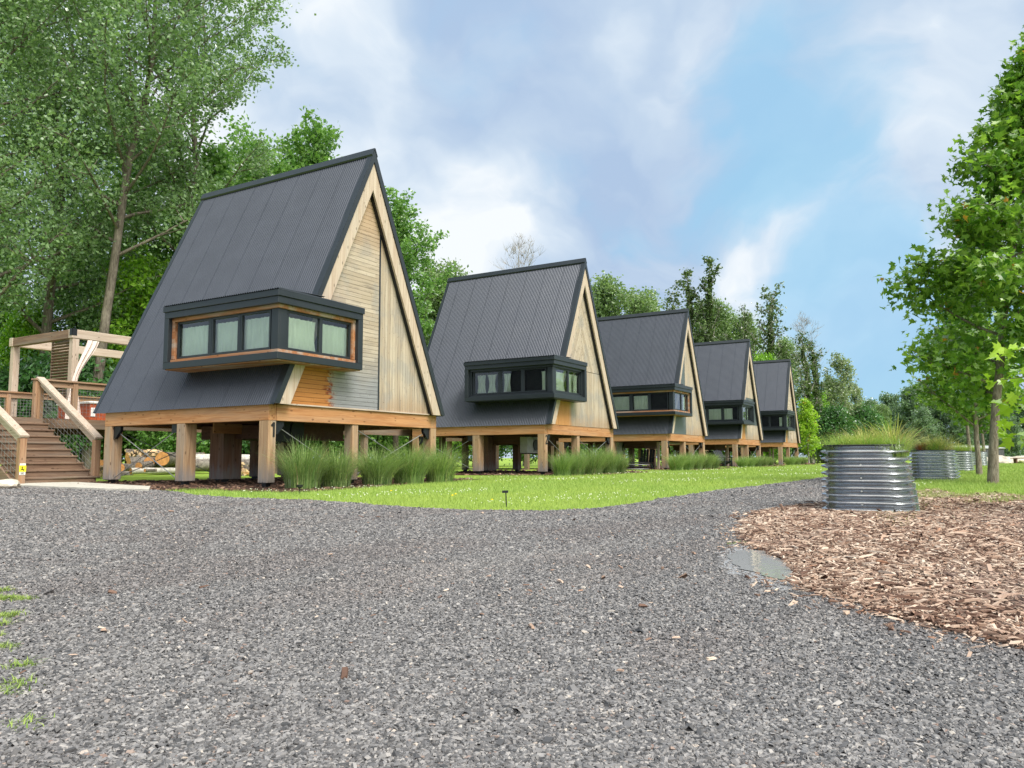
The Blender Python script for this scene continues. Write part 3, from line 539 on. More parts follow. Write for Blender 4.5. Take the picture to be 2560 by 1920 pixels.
def m_bay_lining(matn):
    b = MB(); cx, cy = BX0+.14, BY0+.14; z0, z1 = BZ0+.145, BZ1-.27
    b.box(cx-.05, cx+.06, cy-.05, BY1-.15, z1-.075, z1-.001); b.box(cx+.06, BX1-.15, cy-.05, cy+.06, z1-.075, z1-.001)
    b.box(cx-.06, cx+.06, cy-.06, BY1-.15, z0, z0+.07); b.box(cx+.06, BX1-.15, cy-.06, cy+.06, z0, z0+.07)
    b.box(cx-.04, cx+.06, BY1-.235, BY1-.151, z0+.085, z1-.075); b.box(BX1-.235, BX1-.151, cy-.04, cy+.06, z0+.085, z1-.075)
    b.box(BX0+.04, BX1-.04, BY0+.04, BY1-.04, BZ0-.02, BZ0-.001)
    return b.mesh('window_lining', matn)
WZ0, WZ1 = BZ0+.235, BZ1-.347
def winX(y0, y1, matn='trim_black'):
    b = MB(); x = BX0+.155; t = .045
    b.box(x, x+.07, y0, y1, WZ0, WZ0+t); b.box(x, x+.07, y0, y1, WZ1-t, WZ1); b.box(x, x+.07, y0, y0+t, WZ0+t, WZ1-t); b.box(x, x+.07, y1-t, y1, WZ0+t, WZ1-t); return b
def winY(x0, x1):
    b = MB(); y = BY0+.155; t = .045
    b.box(x0, x1, y, y+.07, WZ0, WZ0+t); b.box(x0, x1, y, y+.07, WZ1-t, WZ1); b.box(x0, x0+t, y, y+.07, WZ0+t, WZ1-t); b.box(x1-t, x1, y, y+.07, WZ0+t, WZ1-t); return b
def curtain_mesh(axis, a0, a1, fixed, seed, z0=WZ0+.05, z1=WZ1-.12, flare=0.):
    rg = random.Random(seed); n = 40; V = []; ph = rg.random()*6; rows = 7
    for j in range(rows):
        t = j/(rows-1); z = z1+(z0-z1)*t
        for i in range(n):
            u = i/(n-1); a = a0+(a1-a0)*u; a = a+flare*(.5-u)*(math.sin(t*3.1)*.7); d = .016*math.sin(u*(a1-a0)*52+ph+math.sin(u*7)*1.3)*(1.1-.35*t)+.01*math.sin(u*17+ph+t*1.5)
            V.append((fixed+d, a, z) if axis == 'x' else (a, fixed+d, z))
    F = [(j*n+i, j*n+i+1, (j+1)*n+i+1, (j+1)*n+i) for j in range(rows-1) for i in range(n-1)]
    return np_mesh('curtain', V, F, None, True, ('curtain',))
XS = [(1.74, 2.83), (.80, 1.68), (-.15, .76)]; YS = [(.07, 1.03), (1.03, 1.96)]
CURT = {1: {'x0': [(1.9, 2.86, .02)], 'x1': [(.95, 1.72, .04)], 'x2': [(-.02, .86, .02)], 'y0': [(.12, .98, .12)], 'y1': [(1.1, 2.0, .03)]},
        2: {'x0': [(2.35, 2.72, .1), (1.9, 2.28, .2)], 'x1': [(1.3, 1.62, .1)], 'x2': [(-.1, .1, .05)], 'y0': [(.1, .99, .3)], 'y1': [(1.1, 1.5, .1), (1.6, 1.92, .1)]},
        3: {'x0': [(1.82, 2.8, 0)], 'x1': [(.86, 1.6, 0)], 'x2': [], 'y0': [], 'y1': [(1.5, 1.9, 0)]},
        4: {'x0': [(1.82, 2.8, 0)], 'x1': [(.86, 1.62, 0)], 'x2': [(.2, .7, 0)], 'y0': [], 'y1': [(1.1, 1.6, 0)]},
        5: {'x0': [], 'x1': [], 'x2': [(-.08, .12, 0)], 'y0': [(.6, .95, 0)], 'y1': [(1.4, 1.7, 0)]}}
def digit(ch):                               # stencil numerals, origin bottom left, in the plane y = 0 .. -0.008
    b = MB(); P_ = {'1': [((.09, 0), (.09, .3)), ((.09, .29), (.025, .225))], '2': [((.01, .24), (.035, .28)), ((.035, .28), (.09, .285)), ((.09, .285), (.12, .245)), ((.12, .245), (.115, .185)), ((.115, .185), (.015, .03)), ((.0, .02), (.135, .02))],
        '3': [((.015, .27), (.08, .285)), ((.08, .285), (.115, .23)), ((.115, .23), (.06, .16)), ((.06, .16), (.115, .09)), ((.115, .09), (.08, .02)), ((.08, .02), (.01, .03))]}[ch]
    for q, (a, c) in enumerate(P_): b.obox((a[0], -.004-.0012*q, a[1]), (c[0], -.004-.0012*q, c[1]), .008, .045, (.01, 0, 1) if abs(c[0]-a[0]) > abs(c[1]-a[1]) else (1, 0, .01))
    return b.mesh('number', 'ink')
CACHE = {}
def sh(key, fn):
    if key not in CACHE: CACHE[key] = fn()
    return CACHE[key]
CLAB = ['black A frame cabin on stilts nearest the camera, its corner post numbered 1', 'second A frame cabin in the row, corner post numbered 2, diagonal boards in its gable', 'third A frame cabin in the row, grey metal panel and upright boards in its gable', 'fourth A frame cabin in the row, two dark chairs under its floor', 'farthest and smallest looking A frame cabin at the end of the row']
for i, (cx, cy, cz) in enumerate(CAB):
    k = i+1; t = thing('cabin', (cx, cy, cz), label=CLAB[i], cat='cabin', group='A frame cabins on stilts in a row')
    part('roof', sh('roof', m_roof) if k < 3 else sh('roof_f', lambda: m_roof(.006)), t); part('roof_deck', sh('rd', m_deckroof), t); [part('rake_trim', sh(('tr', e), lambda: m_trim(e)), t) for e in (0, 1)]; part('ridge_cap', sh('ri', m_ridge), t)
    [part('barge_board', sh(('ba', e, s_), lambda: m_barge(e, s_)), t) for e in (0, 1) for s_ in (0, 1)]; wl = part('wall', sh('bk', m_backing), t); rw = part('wall', CACHE['bk'], t); rw.location.y = L-.1
    if k == 1:
        part('cladding', m_clad(tri(x1=3.31), 0, .098, 'clad_one_x', 1, breaks=1.7), wl, 'weathered horizontal boards, orange brown near the bottom left'); part('cladding', m_clad(tri(x0=3.36), 90, .1, 'clad_one_z', 2), wl, 'upright pale boards')
        reg = tri(x0=3.312, x1=3.358); part('divider', MB().prism([(x, -.03, z) for x, z in reg], (0, .03, 0)).mesh('divider', 'trim_black'), wl)
        part('ledge', MB().box(.36, W-.36, -.05, 0, ZW-.0, ZW+.03).mesh('ledge', 'pale_x'), wl)
    elif k == 2:
        part('cladding', m_clad(tri(x1=2.86, z0=3.8), 63, .1, 'clad_d', 3), wl); part('cladding', m_clad(tri(x0=2.87, z0=3.8), 118, .1, 'clad_d', 4), wl); part('cladding', m_clad(tri(z1=3.78), 90, .11, 'clad_z', 5), wl)
    elif k == 3:
        part('metal_panel', MB().prism([(x, -.012, z) for x, z in tri(x1=2.68)], (0, .01, 0)).mesh('metal_panel', 'panel_grey'), wl); part('cladding', m_clad(tri(x0=2.7), 90, .11, 'clad_z', 6), wl)
    elif k == 4:
        part('cladding', m_clad(tri(z1=2.62), 90, .11, 'clad_z', 7), wl); part('metal_panel', MB().prism([(x, -.012, z) for x, z in tri(z0=2.63, z1=4.3)], (0, .01, 0)).mesh('metal_panel', 'panel_grey'), wl); part('cladding', m_clad(tri(z0=4.31), 90, .11, 'clad_z', 8), wl)
    else:
        part('cladding', m_clad(tri(z1=2.62), 90, .13, 'clad_z', 9), wl); part('cladding', m_clad(tri(z0=2.63), 0, .2, 'clad_x', 10, breaks=.5), wl)
        part('vent', MB().box(3.0, 3.5, -.06, -.02, 1.95, 2.45).box(2.95, 3.55, -.07, -.05, 2.45, 2.49).mesh('vent', 'pale_x'), wl)
    bevel(part('beam', sh('be', m_beams), t), .006)
    for j, (x, y, w_, d_) in enumerate(POSTS):
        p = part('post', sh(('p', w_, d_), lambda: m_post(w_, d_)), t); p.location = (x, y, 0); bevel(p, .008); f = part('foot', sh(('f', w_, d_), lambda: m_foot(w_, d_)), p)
        if j == 0 and k <= 3:
            nm = part('number', digit(str(k)), p); nm.location = (.05, -.002, ZB-.34)
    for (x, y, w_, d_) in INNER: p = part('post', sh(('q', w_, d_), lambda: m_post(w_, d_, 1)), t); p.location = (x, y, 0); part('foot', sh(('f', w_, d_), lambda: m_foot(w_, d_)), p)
    part('floor', sh('fl', m_floor), t); part('service_box', sh('se', m_service), t); [part('brace_rod', sh(('ro', a), lambda: MB().tube([a, c], .011, 5).mesh('brace_rod', 'wire')), t) for a, c in RODS]; [part('bracket', sh(('br', q), lambda: m_brk(q)), t) for q in range(4)]
    if k == 1: part('access_panel', MB().box(.95, 1.75, 2.9, 2.95, ZB-.19, ZB+.05).mesh('access_panel', 'fir_x'), t, 'pale plywood panel under the floor')
    if k >= 3: part('inner_frame', MB().box(1.3, 1.42, .9, 1.0, .05, ZB-.13).box(1.3, W-.4, .9, 1.0, ZB-.13, ZB-.03).mesh('inner_frame', 'pale_z'), t)
    bw = part('bay_window', sh('bay', lambda: m_bay().mesh('bay_window', 'trim_black')), t); bevel(bw, .006)
    part('window_lining', sh(('li', k in (1, 3)), lambda: m_bay_lining('lining_wood' if k in (1, 3) else 'trim_black')), bw)
    def m_cap():
        b = MB(); n = int((BY1-BY0+.05)/.0676*6); vs = []
        for j in range(n):
            y = BY0-.035+j*.0676/6; a = .011*math.sin(j/6*6.283)
            vs += [(BX0-.05, y, BZ1+.014+a), (.95, y, BZ1+.06+a)]
        b.add(vs, [(2*j, 2*j+1, 2*j+3, 2*j+2) for j in range(n-1)], sm=True); b.prism([(BX0-.03, BY0-.03, BZ1), (BX1+.02, BY0-.03, BZ1), (BX1+.02, BY0-.03, BZ1+.01), (BX0, BY0-.03, BZ1+.035)][::1], (0, .05, 0)); return b.mesh('bay_roof', 'roof_metal')
    part('bay_roof', sh('cap', m_cap), bw)
    part('shade_panel', sh('int', lambda: MB().box(BX0+.5, BX0+.52, BY0+.3, BY1-.1, BZ0+.2, BZ1-.2).box(BX0+.3, BX1-.1, -.06, -.045, BZ0+.2, BZ1-.2).mesh('shade_panel', 'dark_room')), bw)  # near-black panels added behind the glass; the room's darkness is painted on
    for q, (a, b_) in enumerate(XS):
        part('window_frame', sh(('wx', q), lambda: winX(a, b_).mesh('window_frame', 'trim_black')), bw); part('pane', sh(('px', q), lambda: MB().add([(BX0+.187, y, z) for y, z in ((a+.04, WZ0+.04), (a+.04, WZ1-.04), (b_-.04, WZ1-.04), (b_-.04, WZ0+.04))], [(0, 1, 2, 3)]).mesh('pane', 'glass')), bw)
        for n_, (c0, c1, fl) in enumerate(CURT[k]['x%d' % q]): part('curtain', curtain_mesh('x', c0, c1, BX0+.27, k*31+q*7+n_, flare=fl), bw)
    part('mullion', sh('mu', lambda: MB().box(BX0+.15, BX0+.235, 1.68, 1.74, WZ0, WZ1).box(BX0+.15, BX0+.235, .76, .80, WZ0, WZ1).mesh('mullion', 'trim_black')), bw)
    for q, (a, b_) in enumerate(YS):
        part('window_frame', sh(('wy', q), lambda: winY(a, b_).mesh('window_frame', 'trim_black')), bw); part('pane', sh(('py', q), lambda: MB().add([(x, BY0+.187, z) for x, z in ((a+.04, WZ0+.04), (b_-.04, WZ0+.04), (b_-.04, WZ1-.04), (a+.04, WZ1-.04))], [(0, 1, 2, 3)]).mesh('pane', 'glass')), bw)
        for n_, (c0, c1, fl) in enumerate(CURT[k]['y%d' % q]): part('curtain', curtain_mesh('y', c0, c1, BY0+.27, k*37+q*5+n_, flare=fl), bw)
# air conditioners hung below the floors
def ac(loc, matn, label):
    t = thing('air_conditioner', loc, label=label, cat='air conditioner', group='air conditioner units under the cabins')
    b = MB().box(0, .85, 0, .32, 0, .6); bevel(part('casing', b.mesh('casing', matn), t), .02)
    g_ = MB()
    for i in range(14): g_.box(.42, .8, -.014, -.004, .06+i*.036, .072+i*.036)
    part('grille', g_.mesh('grille', 'steel_black'), t); part('fan', MB().tube([(.61, -.004, .3), (.61, -.03, .3)], .2, 18, sm=False).mesh('fan', 'steel_black'), t)
    part('bracket', MB().box(.1, .14, .0, .32, -.03, .0).box(.7, .74, 0, .32, -.03, 0).box(.1, .14, .1, .14, .6, .95).box(.7, .74, .1, .14, .6, .95).mesh('bracket', 'steel_black'), t)
ac((CAB[0][0]+1.2, CAB[0][1]+1.1, ZB-.42), 'steel_black', 'black air conditioner hung under the floor of the nearest cabin')
ac((CAB[1][0]+1.4, CAB[1][1]+1.5, ZB-.62), 'unit_white', 'off white air conditioner hung under the floor of the second cabin')
ac((CAB[2][0]+1.3, CAB[2][1]+3.0, ZB-.62), 'unit_white', 'grey air conditioner hung under the floor of the third cabin')
# ------------------------------------------------------------------ deck, stairs, pergola
def railing(b, a, c, z, dark=False):
    pass
def deck_set(ox, oy, first):
    lab = 'behind the nearest cabin' if first else ''
    t = thing('deck', (ox, oy, 0), label='raised wooden deck with railings %s' % ('at the left edge, above the wide stairs' if first else ''), cat='deck')
    # local origin = cabin corner (0,0); deck spans x -1.6..6.5, y 9.45..14.6, top z ZT
    b = MB()
    for i in range(36): b.box(-1.9+i*.145, -1.9+i*.145+.139, 9.47, 14.6, ZT-.04, ZT, random.Random(i).random())
    part('floor', b.mesh('floor', 'deck_y'), t)
    part('fascia', MB().box(-1.9, 6.2, 9.42, 9.468, ZT-.27, ZT-.003).box(-1.95, -1.902, 9.42, 14.6, ZT-.27, ZT-.003).mesh('fascia', 'deck_x'), t)
    part('joist', MB().box(-1.8, 3.3, 10.6, 10.7, ZT-.4, ZT-.05).box(-1.8, 3.3, 13.6, 13.7, ZT-.4, ZT-.05).mesh('joist', 'brown_x'), t)
    for (x, y) in ((-1.7, 10.6), (1.0, 10.6), (3.1, 10.6), (-1.7, 13.6), (1.0, 13.6), (3.1, 13.6)): part('post', MB().box(x, x+.18, y-.04, y+.14, 0, ZT-.4).mesh('post', 'deck_z'), t)
    for (x, y) in ((.28, 9.43), (1.32, 9.43), (2.5, 9.43), (-1.85, 9.6), (-1.85, 14.4), (.0, 14.4), (2.0, 14.4), (3.9, 14.4)): bevel(part('rail_post', MB().box(x, x+.14, y, y+.14, ZT-.2 if y < 9.5 else ZT, ZT+1.02).mesh('rail_post', 'rail_z'), t))
    part('handrail', MB().box(.25, 6.1, 9.40, 9.6, ZT+1.02, ZT+1.065).box(.42, 6.1, 9.46, 9.52, ZT+.86, ZT+1.018).box(-1.85, 5.3, 14.36, 14.56, ZT+1.02, ZT+1.065).box(-1.71, 5.3, 14.42, 14.48, ZT+.86, ZT+1.018).box(-1.88, -1.68, 9.6, 14.35, ZT+1.02, ZT+1.065).mesh('handrail', 'rail_x'), t)
    wm = MB()
    for i in range(8): z = ZT+.1+i*.1; wm.obox((.42, 9.49, z), (6, 9.49, z), .006, .006); wm.obox((-1.7, 14.45, z), (5.2, 14.45, z), .007, .007)
    for i in range(54): x = .45+i*.1; wm.obox((x, 9.49, ZT+.06), (x, 9.49, ZT+.85), .005, .005, (0, 1, 0)); wm.obox((x-2.1, 14.45, ZT+.06), (x-2.1, 14.45, ZT+.85), .006, .006, (0, 1, 0))
    part('wire_mesh', wm.mesh('wire_mesh', 'wire'), t)
    return t
D1 = deck_set(11.13, 12.51, True)
# stairs
S = thing('staircase', (11.13, 12.51, 0), label='wide wooden stairs with sloping handrails and wire mesh sides at the far left', cat='stairs')
y0, y1, xl, xr = 6.62, 9.40, -1.55, .36; nr = 10; rise = ZT/nr; run = (y1-y0)/(nr-.0)
for i in range(nr-0):
    y = y0+i*run; z = (i+1)*rise
    if i < nr-1: bevel(part('tread', MB().box(xl-.02, xr+.02+(0.12 if i == 0 else 0), y-.03, y+run+.02, z-.045, z, random.Random(i).random()).mesh('tread', 'deck_x'), S))
    part('riser', MB().box(xl, xr, y, y+.03, z-rise+(.0 if i == 0 else .001), z-.046).mesh('riser', 'deck_x'), S)
for x in (xl-.05, xr+.005): part('stringer', MB().prism([(x, y0, .0), (x, y0+.5, 0), (x, y1, ZT-.4), (x, y1, ZT-.05), (x, y0+.03, rise-.05)], (.045, 0, 0)).mesh('stringer', 'deck_y'), S)
for x in (xl-.06, xr-.02):
    nb = (x, 6.3 if x < 0 else 6.62)
    NP = bevel(part('newel_post', MB().box(x, x+.15, nb[1], nb[1]+.15, 0 if x < 0 else rise, 1.08).mesh('newel_post', 'rail_z'), S))
    tp = part('newel_post', MB().box(x, x+.15, y1-.01, y1+.14, ZT-.25, ZT+1.04).mesh('newel_post', 'rail_z'), S)
    a = Vector((x+.075, nb[1]-.03, 1.115)); c = Vector((x+.075, y1+.07, ZT+1.09)); part('handrail', MB().obox(a, c, .2, .05).obox(a+Vector((0, .1, -.12)), c+Vector((0, 0, -.1)), .06, .13).mesh('handrail', 'pale_y'), S)
    wm = MB(); sl = (c.z-a.z)/(c.y-a.y)
    for i in range(6): z = .12+i*.15; wm.obox((x+.07, nb[1]+.15, z-.0), (x+.07, y1, z+sl*(y1-nb[1]-.15)-.05), .005, .005)
    for i in range(26):
        y = nb[1]+.2+i*.15
        if y < y1: zb = .1+(y-nb[1]-.15)*sl; wm.obox((x+.07, y, zb), (x+.07, y, zb+.82), .005, .005, (0, 1, 0))
    part('wire_mesh', wm.mesh('wire_mesh', 'wire'), S)
# warning sign on the left newel
T = thing('warning_sign', (11.13+xl-.06, 12.51+6.3, 0), label='small yellow warning sign with a falling figure on the bottom stair post', cat='sign')
part('plate', MB().box(.01, .142, -.008, -.002, .24, .5).mesh('plate', 'white_paint'), T); part('panel', MB().box(.002, .15, -.013, -.009, .31, .455).mesh('panel', 'yellow'), T)
b = MB(); Z = lambda u, v: Vector((.02+u*.11, -.0155, .32+v*.12))
for p, q, wd in (((.35, .45), (.6, .3), .02), ((.35, .5), (.2, .25), .012), ((.4, .55), (.55, .8), .012), ((.6, .3), (.85, .45), .012), ((.55, .3), (.7, .05), .012), ((.35, .55), (.3, .8), .012), ((.1, .2), (.35, .45), .01)): b.obox(Z(*p), Z(*q), .004, wd, (0, 0, 1) if p[1] == q[1] else (1, 0, 0))
b.tube([Z(.42, .88)+Vector((0, .001, 0)), Z(.42, .88)-Vector((0, .002, 0))], .009, 10)
b.box(.03, .12, -.0105, -.0085, .285, .292).box(.05, .1, -.0105, -.0085, .27, .277).box(.035, .115, -.0105, -.0085, .255, .262); part('pictogram', b.mesh('pictogram', 'ink'), T)
# pergola on the deck
PG = thing('pergola', (13.3, 23.6, ZT), label='open timber pergola with a louvred screen standing on the left deck', cat='pergola')
PX, PY, PH = 4.6, 3.6, 2.55
for (x, y) in ((0, 0), (0, PY-.2), (PX-.2, 0), (PX-.2, PY-.2)): bevel(part('post', MB().box(x, x+.2, y, y+.2, 0, PH).mesh('post', 'pale_z'), PG))
for a in ((-.05, PX+.05, -.02, .18, PH, PH+.27, 'pale_x'), (-.05, PX+.05, PY-.18, PY+.02, PH, PH+.27, 'pale_x'), (-.03, .17, .182, PY-.182, PH+.002, PH+.268, 'deck_y'), (PX-.17, PX+.03, .182, PY-.182, PH+.002, PH+.268, 'pale_y')): bevel(part('beam', MB().box(*a[:6]).mesh('beam', a[6]), PG))
part('corner_bracket', MB().box(-.06, .1, -.03, -.021, PH+.08, PH+.29).box(-.06, -.051, -.03, .1, PH+.08, PH+.29).mesh('corner_bracket', 'steel_black'), PG)
b = MB(); b.box(.05, .1, .21, .25, .75, PH-.03).box(.05, .1, 1.22, 1.26, .75, PH-.03)
for i in range(19): z = .8+i*.091; b.obox((.075, .25, z), (.075, 1.22, z), .1, .018, (.5, 0, 1))
part('louvre_screen', b.mesh('louvre_screen', 'deck_y'), PG)
def drape(loc):
    V = []; n = 22; rows = 26
    for j in range(rows):
        t = j/(rows-1); z = 2.5-2.5*t; wid = .26+.12*math.cos(t*6.5)+(.18*max(0, t-.6)); off = -.05-.55*math.sin(min(1, t/.62)*1.57)**1.3 if t < .62 else -.6+.02*t
        for i in range(n): u = i/(n-1); V.append((off+wid*(u-.5)+.3, .04*math.sin(u*15+t*2), z))
    F = [(j*n+i, j*n+i+1, (j+1)*n+i+1, (j+1)*n+i) for j in range(rows-1) for i in range(n-1)]
    solo('drape', np_mesh('drape', V, F, None, True, ('drape',)), loc, label='pale pink drape gathered beside the near pergola post', cat='curtain')
drape((13.55, 23.35, ZT))
# hot tub
H = thing('hot_tub', (14.1, 23.9, ZT), label='red brown hot tub with a white rim on the deck behind the nearest cabin', cat='hot tub')
b = MB()
for i in range(16): b.box(i*.12, i*.12+.115, 0, .03, .0, .6)
b.box(0, 1.92, .03, 1.8, 0, .6); bevel(part('cabinet', b.mesh('cabinet', 'red_cedar'), H)); bevel(part('rim', MB().box(-.04, 1.96, -.04, 1.84, .6, .68).mesh('rim', 'white_plastic'), H), .02); part('control_panel', MB().box(.03, .17, -.02, -.002, .2, .48).mesh('control_panel', 'white_plastic'), H)
for i in (1, 2, 3):      # the decks of the other cabins, glimpsed between the posts
    cx, cy, _ = CAB[i]; t = thing('deck', (cx, cy, 0), label=['', 'raised wooden deck behind the second cabin, seen between the two nearest cabins', 'raised wooden deck behind the third cabin', 'raised wooden deck behind the fourth cabin'][i], cat='deck')
    part('floor', MB().box(-1.9, 3.3, 6.4, 11.4, ZT-.04, ZT).mesh('floor', 'deck_x'), t); part('fascia', MB().box(-1.9, 3.3, 6.35, 6.398, ZT-.27, ZT-.003).box(-1.95, -1.902, 6.35, 11.4, ZT-.27, ZT-.003).mesh('fascia', 'deck_x'), t)
    for (x, y) in ((-1.8, 6.45), (1, 6.45), (3, 6.45), (-1.8, 11.1), (1, 11.1)): part('post', MB().box(x, x+.2, y, y+.2, 0, ZT-.045).mesh('post', 'deck_z'), t)
# ------------------------------------------------------------------ plants
def clump_mesh(seed, n, H, spread, matn, wd=.009, lean=.55):
    global rng; rng = np.random.default_rng(seed); a = rng.random(n)*6.283; r = spread*.3*np.sqrt(rng.random(n)); P = np.stack([r*np.cos(a), r*np.sin(a)], 1)
    d = np.stack([np.cos(a+rng.normal(0, .5, n)), np.sin(a+rng.normal(0, .5, n))], 1); h = H*rng.beta(4, 2.2, n)*1.12; return blades('foliage', P, h, np.full(n, wd)*rng.uniform(.6, 1.3, n), lean*(.35+1.1*r/(spread*.3)), matn, 5, d, 1.1)
CL = [clump_mesh(20+i, 1250, 1.22, 1.25, 'reed', .014, .6+.08*i) for i in range(3)]+[clump_mesh(30, 900, 1.2, 1.3, 'reed', .022, .65)]
def clump_at(px, cab, ox, s, var, lab):
    cx, cy, _ = CAB[cab]; solo('ornamental_grass', CL[var], (cx+ox, cy-.95, 0), ox*3.1, label=lab, cat='ornamental grass', kind='thing', group='grass clumps planted before the cabins').scale = (s*.95, s*.95, s*.98)
nth = ['leftmost', 'second', 'third', 'fourth', 'rightmost']
for j, (ox, s) in enumerate([(.04, .95), (.97, .84), (2.25, .88), (3.37, .95), (4.59, .92)]): clump_at(0, 0, ox, s, j % 3, '%s of the tall green grass clumps in front of the nearest cabin' % nth[j])
for j, (ox, s) in enumerate([(-.6, .8), (.4, .82), (1.65, 1.02), (2.95, .95), (3.95, .8)]): clump_at(0, 1, ox, s, j % 3, '%s of the bushy grass clumps in front of the second cabin' % nth[j])
for c in (2, 3): 
    for j, ox in enumerate([[-1.5, -.2, 1.2, 2.6, 3.9], [-2.5, -.9, .8, 2.4, 3.8]][c-2]): clump_at(0, c, ox, (.78, .85, .8, .86, .75)[j]*(1 if c == 2 else .85), 3, '%s of the grass clumps in front of the %s cabin' % (nth[j], ['', '', 'third', 'fourth'][c]))
for j, ox in enumerate([-2.0, .1, 2.3]): clump_at(0, 4, ox, .7, 3, '%s of three low grass clumps in front of the farthest cabin' % ['left', 'middle', 'right'][j])
# ---- leaves and trees
def quad_leaves(name, C, size, matn, up=.5, seed=0, rnd=None):
    r_ = np.random.default_rng(seed); n = len(C); nrm = r_.normal(0, 1, (n, 3)); nrm[:, 2] += up; nrm /= np.linalg.norm(nrm, axis=1, keepdims=True); a = r_.normal(0, 1, (n, 3)); u = np.cross(nrm, a); u /= np.linalg.norm(u, axis=1, keepdims=True); v = np.cross(nrm, u)
    s = size*r_.uniform(.6, 1.35, n)[:, None]; V = np.stack([C-u*s*.55, C-v*s*.36+nrm*s*.08, C+u*s*.6, C+v*s*.36+nrm*s*.08], 1)
    return np_mesh(name, V.reshape(-1, 3), np.arange(4*n).reshape(-1, 4), r_.random(n) if rnd is None else rnd, False, (matn,))
_ml = [(0, 0), (.16, -.08), (.42, -.02), (.3, .14), (.62, .36), (.36, .36), (.3, .5), (.16, .44), (0, .95)]
ML = np.array(_ml+[(-x, y) for x, y in _ml[-2:0:-1]]); ML = ML-[0, .3]
def maple_leaves(name, C, size, matn, seed=0):
    r_ = np.random.default_rng(seed); n = len(C); m_ = len(ML); nrm = r_.normal(0, .75, (n, 3)); nrm[:, 2] += .9; nrm /= np.linalg.norm(nrm, axis=1, keepdims=True); a = r_.normal(0, 1, (n, 3)); a[:, 2] -= 1.2; v = a-nrm*(a*nrm).sum(1, keepdims=True); v /= np.linalg.norm(v, axis=1, keepdims=True); u = np.cross(nrm, v)
    s = size*r_.uniform(.6, 1.3, n); P = C[:, None]+(u[:, None]*ML[None, :, 0, None]+v[:, None]*ML[None, :, 1, None]+nrm[:, None]*(np.abs(ML[:, 0])*.35-.15*ML[:, 1]**2)[None, :, None])*s[:, None, None]
    V = np.concatenate([C[:, None], P], 1); i = np.arange(m_); T = np.stack([np.zeros(m_, int), 1+i, 1+(i+1) % m_], 1); F = T[None]+np.arange(n)[:, None, None]*(m_+1)
    return np_mesh(name, V.reshape(-1, 3), F.reshape(-1, 3), np.repeat(r_.random(n), m_), False, (matn,))
